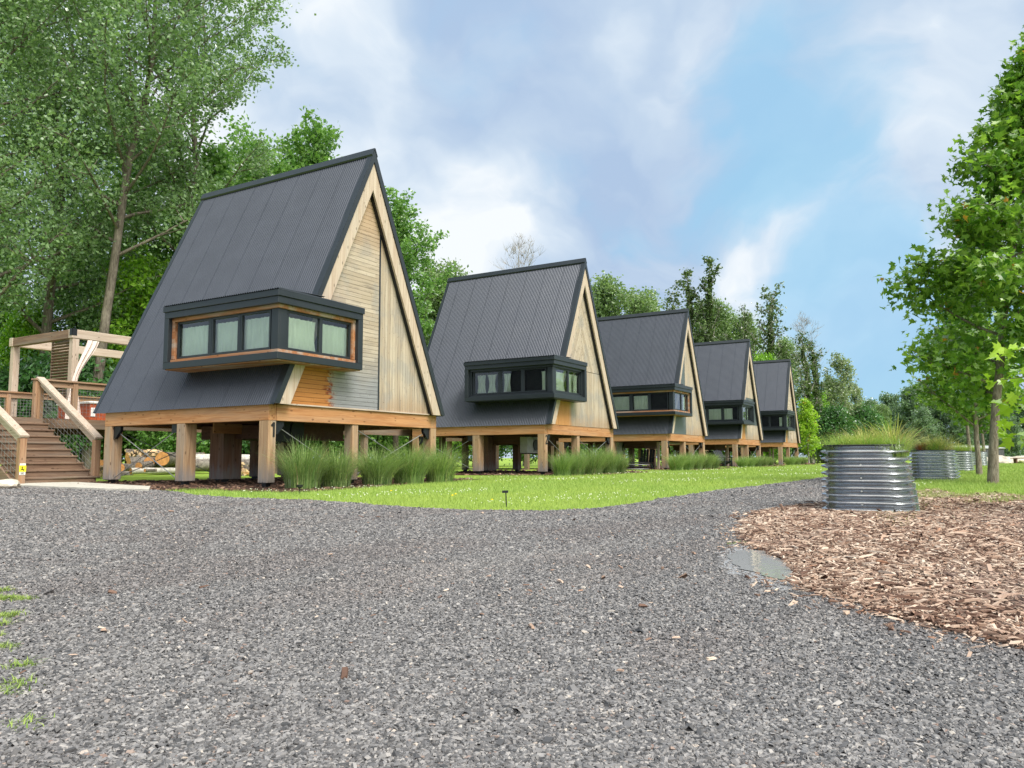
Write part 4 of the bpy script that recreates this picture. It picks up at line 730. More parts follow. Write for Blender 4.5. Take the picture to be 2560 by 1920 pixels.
def tree_parts(seed, H, tr, cb, prof, nl, nleaf, lsize, matn, barkn, lean=(0, 0), up=.6, sig=.35, sub=5, kind='quad', k=7, twig=True, droop=0., inner=.35, bare=False, sleeve=0, leafup=.5):
    rg = random.Random(seed); b = MB(); N_ = 12; tp = []
    for i in range(N_+1):
        t = i/N_; tp.append(Vector((lean[0]*t**1.3+rg.uniform(-1, 1)*.012*H*t, lean[1]*t**1.3+rg.uniform(-1, 1)*.012*H*t, H*t*.97)))
    b.tube(tp, [tr*(1.25 if i == 0 else 1)*(1-i/N_)**.75+.012 for i in range(N_+1)], k)
    def trunk_at(t): f = t*N_; i = min(int(f), N_-1); return tp[i].lerp(tp[i+1], f-i)
    segs = []
    for li in range(nl):
        t = cb+(1-cb)*((li+.5)/nl)**.9; az = li*2.39996+rg.uniform(-.5, .5); ln = prof((t-cb)/(1-cb))*rg.uniform(.75, 1.2)
        if ln < .05: continue
        o = trunk_at(t); el = up+.35*(t-cb)/(1-cb)+rg.uniform(-.2, .2); d = Vector((math.cos(az)*math.cos(el), math.sin(az)*math.cos(el), math.sin(el))); pts = [o]; p = o.copy()
        for s in range(5): d = (d+Vector((rg.uniform(-.16, .16), rg.uniform(-.16, .16), rg.uniform(-.05, .14)-droop*s*.1))).normalized(); p = p+d*ln/5; pts.append(p.copy())
        r0 = max(.012, tr*(1-t)**.75*.5); b.tube(pts, [r0*(1-s/5.5)+.004 for s in range(6)], 5, cap=False)
        for s in range(1, 5): segs.append((pts[s], pts[s+1], .7))
        for q in range(sub):
            s = rg.uniform(1.2, 5); i = min(int(s), 4); o2 = pts[i].lerp(pts[i+1], s-i); az2 = rg.uniform(0, 6.283); d2 = (d*.7+Vector((math.cos(az2), math.sin(az2), rg.uniform(-.3, .6)))).normalized(); l2 = ln*rg.uniform(.22, .45)*(1.15-s/8); m_ = o2+d2*l2*.5; e_ = m_+(d2+Vector((rg.uniform(-.3, .3), rg.uniform(-.3, .3), rg.uniform(.0, .3)-droop))).normalized()*l2*.5
            if twig: b.tube([o2, m_, e_], [r0*.35+.003, r0*.2+.003, .003], 4, cap=False)
            segs += [(o2, m_, 1), (m_, e_, 1.6)]
            if bare:
                for _ in range(4):
                    dd = (d2+Vector((rg.uniform(-.9, .9), rg.uniform(-.9, .9), rg.uniform(-.2, .9)))).normalized(); b.tube([m_, m_+dd*l2*.6, m_+dd*l2*.6+(dd+Vector((0, 0, .5))).normalized()*l2*.4], [.012, .007, .004], 3, cap=False)
    tm = b.mesh('trunk', barkn)
    if nleaf == 0: return tm, None
    r_ = np.random.default_rng(seed+99)
    A = np.array([s[0] for s in segs]); B = np.array([s[1] for s in segs]); Wt = np.array([s[2]*((s[1]-s[0]).length+.1) for s in segs]); idx = r_.choice(len(segs), nleaf, p=Wt/Wt.sum()); u = r_.random((nleaf, 1)); C = A[idx]+(B[idx]-A[idx])*u+r_.normal(0, sig, (nleaf, 3))*[1, 1, .8]
    if sleeve:
        ns = int(nleaf*.75); t = r_.random(ns)**.9*.93; TP = np.array(tp); f = t*N_; i = np.minimum(f.astype(int), N_-1); Cc = TP[i]+(TP[i+1]-TP[i])*(f-i)[:, None]; th = r_.random(ns)*6.283; rr = sleeve*(1.1-t)*(.4+.8*np.abs(np.sin(t*17+th*.7)))*r_.random(ns)**.4; Cc = Cc+np.stack([np.cos(th)*rr, np.sin(th)*rr, r_.normal(0, .2, ns)], 1); C[:ns] = Cc
    cm = maple_leaves('crown', C, lsize, matn, seed) if kind == 'maple' else quad_leaves('crown', C, lsize, matn, leafup, seed)
    return tm, cm
P_round = lambda R_: (lambda t: R_*(.45+.55*math.sin(min(1, t*.85+.12)*math.pi)**.7)*(1-.3*t))
P_cone = lambda R_: (lambda t: R_*(1-t)**.8*(.45+.55*min(1, t*5))+.15)
P_col = lambda R_: (lambda t: R_*(.6+.4*math.sin(t*3.1))*(1-.5*t))
TM = {
 'cotton_a': tree_parts(1, 29, .27, .2, P_round(7.2), 46, 40000, .17, 'leaf_cottonwood', 'bark_grey', (1.5, .5), .5, .5, 7, droop=.25),
 'cotton_b': tree_parts(2, 30, .25, .33, P_round(7.6), 40, 36000, .17, 'leaf_cottonwood', 'bark_grey', (3.6, -1.2), .55, .5, 7, droop=.15),
 'cotton_open': tree_parts(3, 30, .3, .3, P_round(8.0), 34, 26000, .17, 'leaf_cottonwood', 'bark_grey', (2.0, -1.5), .5, .22, 7, bare=False),
 'forest_a': tree_parts(4, 17, .2, .06, P_round(4.6), 44, 25000, .2, 'leaf_forest', 'bark_dark', (.5, .3), .4, .42, 6),
 'forest_b': tree_parts(5, 15, .18, .04, P_cone(4.8), 46, 22000, .2, 'leaf_forest', 'bark_dark', (-.4, .3), .55, .3, 6),
 'spiky': tree_parts(6, 14, .2, .12, (lambda t: 6.0*(.5+.5*math.sin((t*.7+.1)*3.1))*(1-.15*t)), 44, 30000, .2, 'leaf_forest', 'bark_dark', (0, .4), .95, .2, 5),
 'bright': tree_parts(7, 11, .15, .06, P_round(3.6), 34, 17000, .24, 'leaf_bright', 'bark_grey', (.3, .3), .5, .38, 6),
 'willow': tree_parts(8, 15, .2, .08, P_round(5), 36, 20000, .24, 'leaf_willow', 'bark_grey', (.4, .4), .6, .4, 6),
 'far': tree_parts(9, 15, .25, .03, P_round(5.4), 32, 15000, .42, 'leaf_far', 'bark_dark', (.3, .3), .4, .5, 6),
 'vine': tree_parts(10, 17, .3, .3, P_col(3.4), 14, 6500, .24, 'leaf_vine', 'bark_pale', (1.2, .3), .95, .2, 4, bare=True, sleeve=.75),
 'vine_b': tree_parts(11, 14, .24, .35, P_col(3.6), 15, 4800, .24, 'leaf_vine', 'bark_pale', (-.9, .5), .85, .22, 4, bare=True, sleeve=.6),
 'bare': tree_parts(12, 17, .1, .45, P_col(5.6), 24, 0, .2, 'leaf_vine', 'bark_twig', (.4, .2), 1.0, .2, 6, bare=True),
 'birch': tree_parts(13, 11, .1, .35, P_round(3), 22, 3200, .24, 'leaf_birch', 'bark_pale', (.3, .1), .8, .25, 5),
 'sapling': tree_parts(14, 6, .06, .12, P_cone(1.6), 26, 4200, .2, 'leaf_young', 'bark_pale', (.2, .1), .5, .2, 4),
 'bush': tree_parts(15, 3.2, .08, .02, P_round(2.3), 26, 9000, .17, 'leaf_forest', 'bark_dark', (.1, .1), .7, .3, 5),
 'bush_dark': tree_parts(16, 4.5, .09, .02, P_round(2.8), 28, 9000, .2, 'leaf_dark', 'bark_dark', (.1, .1), .7, .35, 5),
}
def plant(kind, name, px, depth, s, rz, label, cat='tree', group=None, sx=1., z=0., pos=None):
    p = pos or at(px, depth); t = thing(name, (p[0], p[1], z), rz, label=label, cat=cat, group=group); t.scale = (s*sx, s*sx, s)
    tm, cm = TM[kind]; part('trunk', tm, t)
    if cm: part('crown', cm, t)
    return t
WG = 'woodland trees behind the cabins'
woods = [
 ('cotton_a', 'cottonwood_tree', 95, 38, 1.0, .4, 'tall cottonwood whose straight grey trunk rises behind the pergola'),
 ('cotton_b', 'cottonwood_tree', 218, 36, 1.0, -.9, 'tall cottonwood with a long bare trunk leaning right beside the nearest cabin'),
 ('cotton_a', 'cottonwood_tree', -60, 33, .95, 2.2, 'cottonwood at the left edge with a dark curved trunk'),
 ('cotton_open', 'cottonwood_tree', 440, 41, 1.0, 1.3, 'cottonwood with open branches reaching into the sky above the nearest cabin'),
 ('cotton_b', 'cottonwood_tree', 60, 50, 1.1, 2.9, 'dense cottonwood deep in the wood at the upper left'),
 ('forest_a', 'broadleaf_tree', 330, 47, 1.3, 1.0, 'dark green tree behind the leaning cottonwood trunk'),
 ('forest_b', 'broadleaf_tree', 500, 44, 1.25, 2.0, 'layered green tree just left of the roof of the nearest cabin'),
 ('bright', 'broadleaf_tree', 345, 41, .95, 3.3, 'bright yellow green tree between the leaning trunk and the roof of the nearest cabin'),
 ('bright', 'broadleaf_tree', 60, 40, .7, 1.3, 'bright green small tree low behind the left deck railing'),
 ('bright', 'broadleaf_tree', 1080, 50, .95, 5.3, 'yellow green tree right of the nearest cabin gable'),
 ('forest_a', 'broadleaf_tree', 170, 44, .8, 3.0, 'green understorey tree behind the pergola'),
 ('forest_b', 'broadleaf_tree', -20, 42, .8, 4.0, 'green understorey tree at the left edge of the photo'),
 ('spiky', 'maple_tree', 735, 42, 1.1, 5.0, 'green maple with upswept tips rising behind the ridge of the nearest cabin'),
 ('forest_a', 'broadleaf_tree', 610, 50, 1.25, .4, 'green tree behind the roof slope of the nearest cabin'),
 ('spiky', 'maple_tree', 990, 40, .83, .7, 'maple with a ragged spire just right of the gable of the nearest cabin'),
 ('willow', 'broadleaf_tree', 1110, 46, .76, 2.2, 'grey green tree filling the gap between the two nearest cabins'),
 ('forest_b', 'broadleaf_tree', 1040, 48, .66, 3.3, 'yellow green tree low in the gap between the two nearest cabins'),
 ('bare', 'bare_tree', 1310, 58, .95, 1.0, 'leafless pale tree whose twigs show above the roof of the second cabin'),
 ('willow', 'broadleaf_tree', 1530, 66, 1.0, .5, 'grey green rounded tree left of the third cabin roof'),
 ('willow', 'broadleaf_tree', 1610, 68, .95, 2.5, 'grey green tree behind the ridge of the third cabin'),
 ('vine_b', 'vine_covered_tree', 1672, 70, 1.1, 1.5, 'thin vine wrapped dead tree above the third cabin ridge'),
 ('vine', 'vine_covered_tree', 1738, 72, 1.08, .2, 'tall dead tree thick with vines, left one of the pair right of the third cabin'),
 ('vine', 'vine_covered_tree', 1782, 73, 1.12, 3.2, 'tallest vine covered dead tree, right of the third cabin'),
 ('willow', 'broadleaf_tree', 1790, 80, 1.05, 1.2, 'pale green tree behind the pair of tall vine covered trees'),
 ('vine_b', 'vine_covered_tree', 1865, 74, 1.02, .9, 'vine wrapped dead tree behind the ridge of the fourth cabin'),
 ('vine_b', 'vine_covered_tree', 1915, 76, 1.22, 2.7, 'vine wrapped dead tree with bare twigs, right of the fourth cabin apex'),
 ('bright', 'broadleaf_tree', 1925, 70, .82, .4, 'bright green tree between the fourth and fifth cabins'),
 ('willow', 'broadleaf_tree', 1850, 84, 1.0, 4.2, 'green grey tree behind the fourth cabin'),
 ('vine_b', 'vine_covered_tree', 2032, 72, .86, 4.4, 'vine covered dead tree right of the farthest cabin with bare branches above'),
 ('vine', 'vine_covered_tree', 2062, 74, .68, 1.7, 'shorter vine covered trunk right of the farthest cabin'),
 ('bare', 'bare_tree', 2022, 78, .82, 2.4, 'leafless tree behind the farthest cabin'),
 ('bright', 'broadleaf_tree', 2045, 76, .58, 2.2, 'bright green tree low beside the farthest cabin'),
 ('sapling', 'young_tree', 2022, 62, .85, .3, 'yellow green sapling standing right of the farthest cabin'),
 ('birch', 'pale_tree', 2118, 78, .92, .6, 'slender pale tree with sparse silvery leaves against the sky'),
 ('birch', 'pale_tree', 2150, 84, .7, 2.6, 'smaller pale sparse tree right of the slender one'),
]
for a in woods: plant(*a, group=WG)
fill = [('willow', 1700, 82, .95), ('bright', 1880, 84, .9), ('willow', 1960, 86, .85), ('willow', 1190, 60, .8), ('willow', 2090, 82, .55), ('forest_b', 2150, 88, .45), ('bush_dark', 2080, 72, .95), ('bush_dark', 2160, 78, 1.05), ('willow', 2210, 92, .42)]
for i, (kd, px, dp, s) in enumerate(fill): plant(kd, 'broadleaf_tree', px, dp, s, i*1.7, ['grey green tree between the third and fourth cabin roofs', 'yellow green tree behind the fourth cabin ridge', 'pale green tree between the fourth and farthest cabins', 'grey green tree behind the left end of the second cabin roof', 'mid green tree at the wood edge right of the farthest cabin', 'green tree below the slender pale tree', 'dark bush in front of the wood right of the farthest cabin', 'dark bush low behind the nearest planter', 'green tree behind the left end of the nearest planter'][i], group=WG)
fars = [(2180, 112, .8), (2235, 118, .92), (2285, 112, .98), (2335, 120, .98), (2385, 116, .94), (2440, 118, .96), (2490, 108, .9), (2545, 114, .95), (2590, 110, .9), (2640, 110, .95), (2130, 110, .7), (2310, 100, .62), (2410, 100, .55), (2530, 96, .5)]
for i, (px, dp, s) in enumerate(fars): plant('far', 'broadleaf_tree', px, dp, s*.66, i*2.1, '%s tree of the distant wood along the horizon at the right' % ['leftmost tall', 'second tall', 'third tall', 'fourth tall', 'fifth tall', 'sixth tall', 'seventh tall', 'eighth tall', 'ninth tall', 'rightmost tall', 'low leftmost', 'low front left', 'low front middle', 'low front right'][i], group='distant trees on the right horizon')
rb = random.Random(3)
# undergrowth seen under and between the cabins
for i in range(34):
    px = -60+i*62+rb.uniform(-15, 15); dp = (37 if px < 700 else 37+(px-700)*.028)+rb.uniform(-1, 2)
    side = ['small', 'broad', 'low', 'tall', 'loose'][i % 5]
    where = 'left of the nearest cabin' if px < 240 else 'seen beneath the nearest cabin' if px < 900 else 'between the two nearest cabins' if px < 1100 else 'seen beneath the second cabin' if px < 1500 else 'behind the third cabin' if px < 1780 else 'behind the far cabins'
    plant('bush' if rb.random() < .7 else 'bush_dark', 'shrub', px, dp, rb.uniform(.75, 1.25), rb.uniform(0, 6), 'green undergrowth shrub at the wood edge %s' % where, cat='shrub', group='undergrowth shrubs %s' % where)
# ---- young maples in a row right of the drive
def maple(px, base_py, H, lean, seed, nleaf, R_, label, tr=.085, cb=.17, rz=0., nl=34, up=.55):
    p = G(px, base_py); t = thing('maple_tree', (p.x, p.y, 0), 0, label=label, cat='tree', group='young maples in a row beside the drive')
    tm, cm = tree_parts(seed, H, tr, cb, lambda u: R_*(1-u)**1.05*(.8+.2*min(1, u*6))+.12, nl, nleaf, .165, 'leaf_maple', 'bark_maple', lean, up, .22, 8, 'maple', 9, inner=.2, droop=.12)
    part('trunk', tm, t); part('crown', cm, t); return t
maple(2483, 1212, 10.3, (1.2, -1.5), 41, 13500, 2.4, 'nearest young maple at the right edge, its large leafy crown cut off by the frame', nl=44, up=.28)
maple(2449, 1190, 7.0, (.2, .2), 42, 7000, 2.2, 'second young maple, slim grey trunk just left of the nearest one', .07)
maple(2428, 1169, 7.2, (-.3, .3), 43, 6000, 3.2, 'third young maple with a dark slim trunk behind the planters', .09, .34)
maple(2462, 1163, 6.6, (.2, .2), 44, 5000, 2.8, 'farthest young maple of the row', .1, .3)
b = MB(); o_ = at(2462, 16.6, 330); tp_ = at(2432, 16.6, 120)
for q in ((2432, 120), (2418, 140), (2450, 150), (2410, 175), (2446, 190)): e_ = at(q[0], 16.6, q[1]); m_ = o_.lerp(at(2440, 16.6, 215), .8); b.tube([o_, m_, e_], [.016, .01, .003], 5, cap=False)
base_ = G(2483, 1212); mt = [o for o in bpy.data.objects if o.name == 'maple_tree'][0]; tw = part('dead_twig', b.mesh('dead_twig', 'bark_twig'), mt, 'bare dead twig sticking out of the crown'); tw.location = -base_
# leafy low branch of yet another maple hanging in at the right edge
t = thing('maple_tree', (8.9, -2.75, 0), label='maple outside the right edge whose bright low twigs hang into the picture', cat='tree', group='young maples in a row beside the drive')
b = MB(); b.tube([(0, 0, 0), (.05, 0, 1.2), (0, .05, 2.6), (.1, 0, 4.2)], [.07, .06, .05, .02], 8); rr = np.random.default_rng(5); pts = []
TG = [at(2515, 9.2, 880), at(2500, 9.2, 950), at(2540, 9.0, 1010), at(2545, 9.0, 1060), at(2552, 8.8, 1100), at(2560, 9., 960)]
for q in TG:
    e = q-Vector((8.9, -2.75, 0)); s0 = Vector((.03, .02, max(.9, e.z-.15))); m_ = s0.lerp(e, .5)+Vector((0, 0, .12)); b.tube([s0, m_, e], [.016, .01, .004], 5, cap=False)
    for u in np.linspace(.55, 1.05, 7): c = s0.lerp(e, u)+Vector((0, 0, .1*(1-u))); pts.append([c.x, c.y, c.z])
pts = np.repeat(np.array(pts), 4, 0)+rr.normal(0, .05, (len(pts)*4, 3)); part('trunk', b.mesh('trunk', 'bark_maple'), t)
up_ = np.stack([rr.normal(0, .35, 420), rr.normal(0, .35, 420), rr.uniform(2.4, 4.2, 420)], 1); part('crown', maple_leaves('crown', np.concatenate([pts, up_]), .15, 'leaf_young', 9), t)
# ------------------------------------------------------------------ planters
def planter(c, ln, wd, h, flare, label, rz=0.):
    t = thing('planter', c, rz, label=label, cat='planter', group='corrugated steel planters in a row')
    ch = .17; out = [(ch, 0), (wd-ch, 0), (wd, ch), (wd, ln-ch), (wd-ch, ln), (ch, ln), (0, ln-ch), (0, ch)]
    # local x = across, y = along
    rows = []; nr_ = 9; per = 12
    def ring(off, z, tt):
        cx, cy = wd/2, ln/2; o = []
        for i, (x, y) in enumerate(out):
            dx = 1 if x > cx else -1; dy = 1 if y > cy else -1
            o.append((x+dx*off+(flare*(1-tt) if dx > 0 else flare*.12*(1-tt)*-1), y+dy*off, z))
        res = []
        for i in range(8):
            a, b_ = Vector(o[i]), Vector(o[(i+1) % 8]); m__ = 4 if (b_-a).length > .3 else 2
            for q in range(m__): res.append(a.lerp(b_, q/m__))
        return res
    V = []; nz = nr_*per
    for j in range(nz+1): tt = j/nz; V += ring(.034*math.sin(tt*nr_*6.283), h*tt, tt)
    m_ = len(V)//(nz+1); F = [(j*m_+i, j*m_+(i+1) % m_, (j+1)*m_+(i+1) % m_, (j+1)*m_+i) for j in range(nz) for i in range(m_)]
    me = bpy.data.meshes.new('wall'); me.from_pydata([tuple(v) for v in V], [], F); me.materials.append(MAT['galvanised']); me.polygons.foreach_set('use_smooth', [True]*len(F)); me.update()
    w_ = part('wall', me, t)
    e = w_.modifiers.new('edge', 'EDGE_SPLIT'); e.split_angle = R(50)
    top = ring(0, h+.006, 1); b = MB(); n = len(top); b.tube([tuple(v) for v in top]+[tuple(top[0])], .009, 6, cap=False); part('rim', b.mesh('rim', 'steel_black'), t)
    b = MB(); s = ring(-.03, h-.08, 1); b.add([tuple(v) for v in s], [tuple(range(n))]); part('soil', b.mesh('soil', 'soil'), t)
    sc_ = MB()
    for i in range(5): sc_.tube([(wd*.47, -.03, h*(.07+.2*i)+.03), (wd*.47, .0, h*(.07+.2*i)+.03)], .009, 8)
    part('rivet', sc_.mesh('rivet', 'unit_white'), t); return t
PR = R(-90)      # local x (across) points to -Y, local y (along) points to +X
p1 = planter((9.08, 1.53, .015), 1.7, .80, .70, .085, 'nearest and largest looking corrugated steel planter beside the wood chips', PR+R(4))
p2 = planter((21.6, 1.62, -.01), 2.0, .95, .75, .05, 'second corrugated steel planter, overlapping the nearest one', PR)
p3 = planter((33.6, 1.42, 0), 2.0, .95, .78, .02, 'third corrugated steel planter in the row', PR)
p4 = planter((52.5, 1.1, 0), 2.2, 1.1, .85, .02, 'farthest corrugated steel planter, half hidden by the third', PR)
CM = [clump_mesh(50, 700, .36, .5, 'reed_bright', .006, .7), clump_mesh(51, 260, .6, .6, 'reed_gold', .012, .85), clump_mesh(52, 500, .33, .55, 'reed_bright', .005, .5), clump_mesh(53, 60, .75, .5, 'reed_bright', .022, .6), clump_mesh(54, 200, .4, .3, 'leaf_rust', .03, .5)]
def pl(base, ax, ay, v, s, label, h=.62):
    bx, by = base; solo('planter_grass', CM[v], (bx+ax, by+ay, h-.02), ax*5+ay*3, label=label, cat='grass plant', kind='thing', group='grasses growing in the planters').scale = (s, s, s*.85)
nn = 'nearest planter'
for (ax, ay, v, s, lb) in [(.25, -.15, 0, 1, 'fine green grass at the left front corner of the '+nn), (.25, -.42, 0, 1.05, 'fine green grass in the middle front of the '+nn), (.25, -.68, 0, 1.0, 'fine green grass at the right front corner of the '+nn), (.7, -.3, 1, .85, 'golden arching grass at the left of the '+nn), (.9, -.6, 1, .95, 'golden arching grass in the centre of the '+nn), (1.3, -.4, 1, 1.0, 'golden grass towards the back of the '+nn), (1.2, -.6, 3, .95, 'broad bladed plant at the right of the '+nn), (1.1, -.2, 2, 1.3, 'pinkish green tuft behind the left corner of the '+nn)]: pl((9.12, 1.53), ax, ay, v, s, lb)
for (ax, ay, v, s, lb) in [(.3, -.25, 4, 1.0, 'rust coloured plant in the second planter'), (.3, -.5, 2, 1.5, 'low green grass in the second planter'), (.5, -.7, 1, 1.25, 'golden grass clump in the second planter'), (1., -.4, 1, 1.25, 'golden grass at the back of the second planter')]: pl((21.6, 1.62), ax, ay, v, s, lb, .68)
for (ax, ay, v, s, lb) in [(.3, -.3, 2, 1.6, 'green grass in the third planter, left side'), (.5, -.65, 0, 1.5, 'green grass in the third planter, right side'), (1, -.5, 1, 1.2, 'golden grass at the back of the third planter')]: pl((33.6, 1.42), ax, ay, v, s, lb, .7)
pl((52.5, 1.1), .6, -.5, 0, 2.2, 'grass in the farthest planter', .78)
# ------------------------------------------------------------------ small things
b = MB()
def light(loc, s, label):
    t = thing('path_light', loc, label=label, cat='garden light', group='low black lawn lights'); part('stem', MB().box(-.007, .007, -.007, .007, 0, .2*s).mesh('stem', 'steel_black'), t); o = part('head', MB().box(-.045, .03, -.02, .02, .17*s, .2*s).mesh('head', 'steel_black'), t); o.location.z = .012; t.rotation_euler = (0, R(-2), R(-60)); return t
light(G(1266, 1268), .95, 'black T shaped lawn light at the edge of the drive')
t = thing('spot_light', (9.44, 9.83, 0), label='small black spike light in front of the leftmost grass clump', cat='garden light'); part('stem', MB().tube([(0, 0, 0), (0, 0, .1)], .008, 6).mesh('stem', 'steel_black'), t); part('head', MB().tube([(0, 0, .1), (0, 0, .12), (0, 0, .16)], [.02, .05, .055], 12, sm=False).mesh('head', 'steel_black'), t)
def rock(loc, s, seed, label, group=None, sq=(1, 1, .6)):
    r_ = random.Random(seed); import bmesh; bm = bmesh.new(); bmesh.ops.create_icosphere(bm, subdivisions=3, radius=1)
    from mathutils import noise as mn
    for v in bm.verts: n = mn.noise(v.co*1.1+Vector((seed*3.1, 0, 0)))*.45+mn.noise(v.co*2.7+Vector((seed, 0, 0)))*.14; v.co *= 1+n; v.co = Vector((v.co.x*sq[0], v.co.y*sq[1], v.co.z*sq[2]))*s
    me = bpy.data.meshes.new('boulder'); bm.to_mesh(me); bm.free(); me.materials.append(MAT['stone_pale']); o = solo('boulder', me, loc, seed, label=label, cat='rock', group=group); o.location.z += s*sq[2]*.45
rock(G(8, 1222), .24, 2, 'pale boulder at the foot of the wooden stairs', sq=(1.3, 1, .55))
for i, (px, dp, s, lb) in enumerate([(2448, 62, .75, 'low pale boulder left of the nearest maple trunk, far field'), (2510, 60, .85, 'largest pale boulder right of the maple trunks'), (2535, 66, .7, 'pale boulder beside the dark bench'), (2560, 68, .8, 'pale boulder behind the dark bench'), (2433, 64, .45, 'small pale boulder at the left of the far group'), (2487, 64, .55, 'pale boulder half hidden by the maple trunk')]): rock(at(px, dp), s, 5+i, lb, 'pale boulders in the far field', (1.6, 1, .5))
p = at(2556, 58); t = thing('bench', (p.x, p.y, 0), R(-55), label='dark low backless bench at the far right beside pale boulders', cat='bench'); part('seat', MB().box(-.8, .8, -.2, .2, .42, .47).mesh('seat', 'brown_x'), t)
for x in (-.6, .5): part('leg', MB().box(x, x+.1, -.15, .15, 0, .42).mesh('leg', 'brown_z'), t)
p = at(2445, 78); t = thing('shed', (p.x, p.y, 0), R(-60), label='low dark grey metal shed in the far field behind the planters', cat='shed'); b = MB().box(-2.9, 2.6, 0, 2.6, 0, 1.35)
for i in range(28): b.box(-2.9+i*.2, -2.9+i*.2+.06, -.02, 0, .02, 1.3)
part('wall', b.mesh('wall', 'shed_metal'), t); part('roof', MB().prism([(-3, -.1, 1.36), (2.7, -.1, 1.36), (2.7, 2.7, 1.62), (-3, 2.7, 1.62)], (0, 0, .06)).mesh('roof', 'unit_white'), t)
# Adirondack chairs
def chair(loc, rz, label):
    t = thing('garden_chair', loc, rz, label=label, cat='chair', group='dark slatted garden chairs under the cabins'); M_ = 'chair_plastic'
    b = MB()
    for i in range(5): b.obox((-.27+i*.135, 0, .36), (-.3+i*.15, .38, 1.0-.02*abs(i-2)), .115, .02, (0, -1, .5))
    part('backrest', b.mesh('backrest', M_), t); b = MB()
    for i in range(5): y = -.5+i*.11; b.box(-.27, .27, y, y+.1, .38-i*.025-.02, .38-i*.025)
    part('seat', b.mesh('seat', M_), t)
    for s in (-1, 1): part('armrest', MB().box(s*.33-.07, s*.33+.07, -.52, .2, .56, .585).mesh('armrest', M_), t); part('leg', MB().box(s*.29-.02, s*.29+.02, -.5, -.4, 0, .56).mesh('leg', M_), t); part('leg', MB().obox((s*.27, -.48, .36), (s*.27, .4, .02), .03, .1).mesh('leg', M_), t)
chair((45.9, 13.3, 0), R(-25), 'dark slatted garden chair under the fourth cabin, facing the lawn'); chair((48.6, 14.6, 0), R(60), 'second dark garden chair under the fourth cabin, behind the first'); chair((37.3, 14.6, 0), R(120), 'dark garden chair beside the fire ring under the third cabin')
t = thing('fire_ring', (34.9, 14.1, 0), label='low round steel fire ring with open slots under the third cabin', cat='fire pit')
for i in range(4): part('band', MB().tube([(.5*math.cos(a*.2618), .5*math.sin(a*.2618), .05+i*.1) for a in range(25)], .022, 4, cap=False, sm=False).mesh('band', 'steel_black' if i % 2 else 'wire'), t)
# logs
LG = 'cut logs piled behind the nearest cabin'
def log(px, py, dp, r, ln, az, label, bk='bark_log', el=0., cut='cut_wood', seg=16):
    c = at(px, dp, py); d_ = Vector((math.cos(az)*math.cos(el), math.sin(az)*math.cos(el), math.sin(el))); t = thing('log', tuple(c), label=label, cat='log', group=LG); rg = random.Random(px); pts = [d_*ln*i/6+Vector((0, 0, rg.uniform(-.03, .03)*r*3)) if i else Vector((0, 0, 0)) for i in range(7)]
    part('bark', MB().tube(pts, [r*(1-.02*i) for i in range(7)], seg, cap=False).mesh('bark', bk), t); u = d_.cross(Vector((0, 0, 1))).normalized(); v = u.cross(d_)
    b = MB(); 
    for s, pp in ((-1, pts[0]-d_*.003), (1, pts[-1]+d_*.003)): b.add([pp+(u*math.cos(a*6.2832/seg)+v*math.sin(a*6.2832/seg))*r*.97 for a in range(seg)], [tuple(range(seg))])
    part('cut_end', b.mesh('cut_end', cut), t)
log(406, 1147, 29, .26, 3.6, R(38), 'log with the largest round orange cut end')
log(373, 1155, 29, .2, 3.4, R(35), 'brown ended log left of the largest cut end')
log(347, 1166, 28.4, .15, 1.6, R(20), 'short log with a bright orange slanted cut', cut='cut_wood', el=.1)
log(327, 1178, 28.2, .12, 1.7, R(-12), 'white barked log lying flat at the front of the pile', 'bark_birch')
log(362, 1176, 28, .06, .5, R(10), 'thin branch stub in front of the pile', 'bark_log')
log(322, 1158, 31, .24, 3.0, R(-15), 'dark barked log across the middle of the pile')
log(318, 1142, 32, .2, 3.2, R(-12), 'grey log on top of the back row')
log(480, 1150, 31, .24, 3.0, R(-10), 'pale topped log showing between the posts', 'bark_birch')
log(476, 1163, 30.5, .23, 3.0, R(-10), 'dark rotten log under the pale topped one')
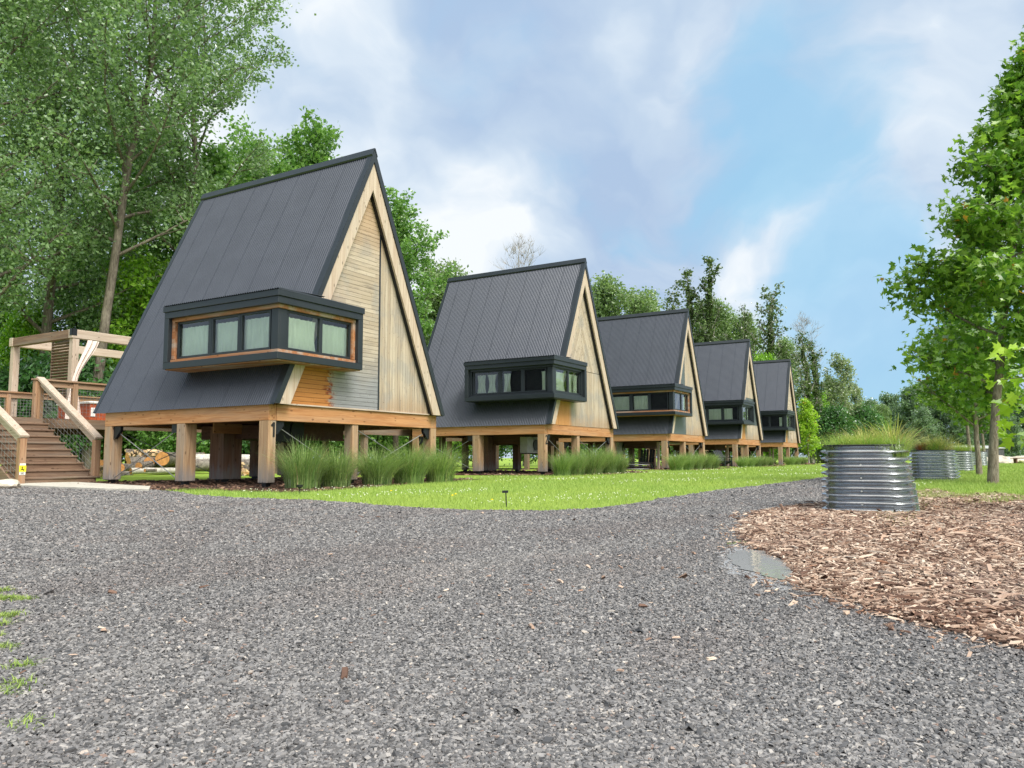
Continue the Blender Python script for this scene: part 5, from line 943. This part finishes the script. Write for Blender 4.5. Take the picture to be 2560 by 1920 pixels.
log(236, 1180, 27, .2, 2.2, R(40), 'reddish log end beside the stairs'); log(250, 1163, 28, .2, 2.4, R(45), 'reddish log end stacked on the one by the stairs'); log(262, 1190, 27, .16, 2.0, R(35), 'low log between the first posts'); log(300, 1170, 29, .17, 2.2, R(40), 'log end half hidden by the thin inner post')
# split firewood
def split_mesh(seed):
    r_ = random.Random(seed); l = r_.uniform(.32, .42); a = [(0, 0), (r_.uniform(.11, .16), 0), (r_.uniform(.06, .12), r_.uniform(.09, .13))]
    b = MB(); v = [Vector((-l/2, y, z)) for y, z in a]+[Vector((l/2, y, z)) for y, z in a]; b.add(v, [(0, 2, 1), (3, 4, 5)], mi=1); b.add(v, [(0, 1, 4, 3), (1, 2, 5, 4)], mi=1); b.add(v, [(2, 0, 3, 5)], mi=0); return b.mesh('firewood', 'bark_log', 'cut_pale')
FW = [split_mesh(i) for i in range(5)]; rf = random.Random(9)
def fpile(c, n, wx, hz, label, group):
    for i in range(n):
        u = rf.uniform(-1, 1); zf = rf.random()*(1-abs(u)**1.5); o = solo('firewood', FW[i % 5], (c.x+u*wx, c.y+rf.uniform(-.3, .3)-u*.3, zf*hz+.01), 0, label=label, cat='firewood', group=group); o.rotation_euler = (rf.uniform(0, 6), rf.uniform(-.3, .3), rf.uniform(0, 6))
fpile(at(598, 27.5), 60, .65, .42, 'split firewood piece in the loose heap behind the thick pier of the nearest cabin', 'split firewood in the loose heap')
fpile(at(362, 31, 1132), 1, .1, .1, 'single split piece on the log pile', LG)
for i in range(26): c = at(322+i*3.2, 31.5, 1136-rf.random()*5); o = solo('firewood', FW[i % 5], c, 0, label='split firewood piece lying on top of the back row of logs', cat='firewood', group='split firewood on top of the logs'); o.rotation_euler = (rf.uniform(0, 6), 0, rf.uniform(-.6, .9))
for i in range(12): c = at(228+i*3.4, 26.6, 1186-rf.random()*14); o = solo('firewood', FW[i % 5], c, 0, label='split firewood piece beside the stairs', cat='firewood', group='split firewood beside the stairs'); o.rotation_euler = (rf.uniform(0, 6), 0, rf.uniform(-.6, .9))
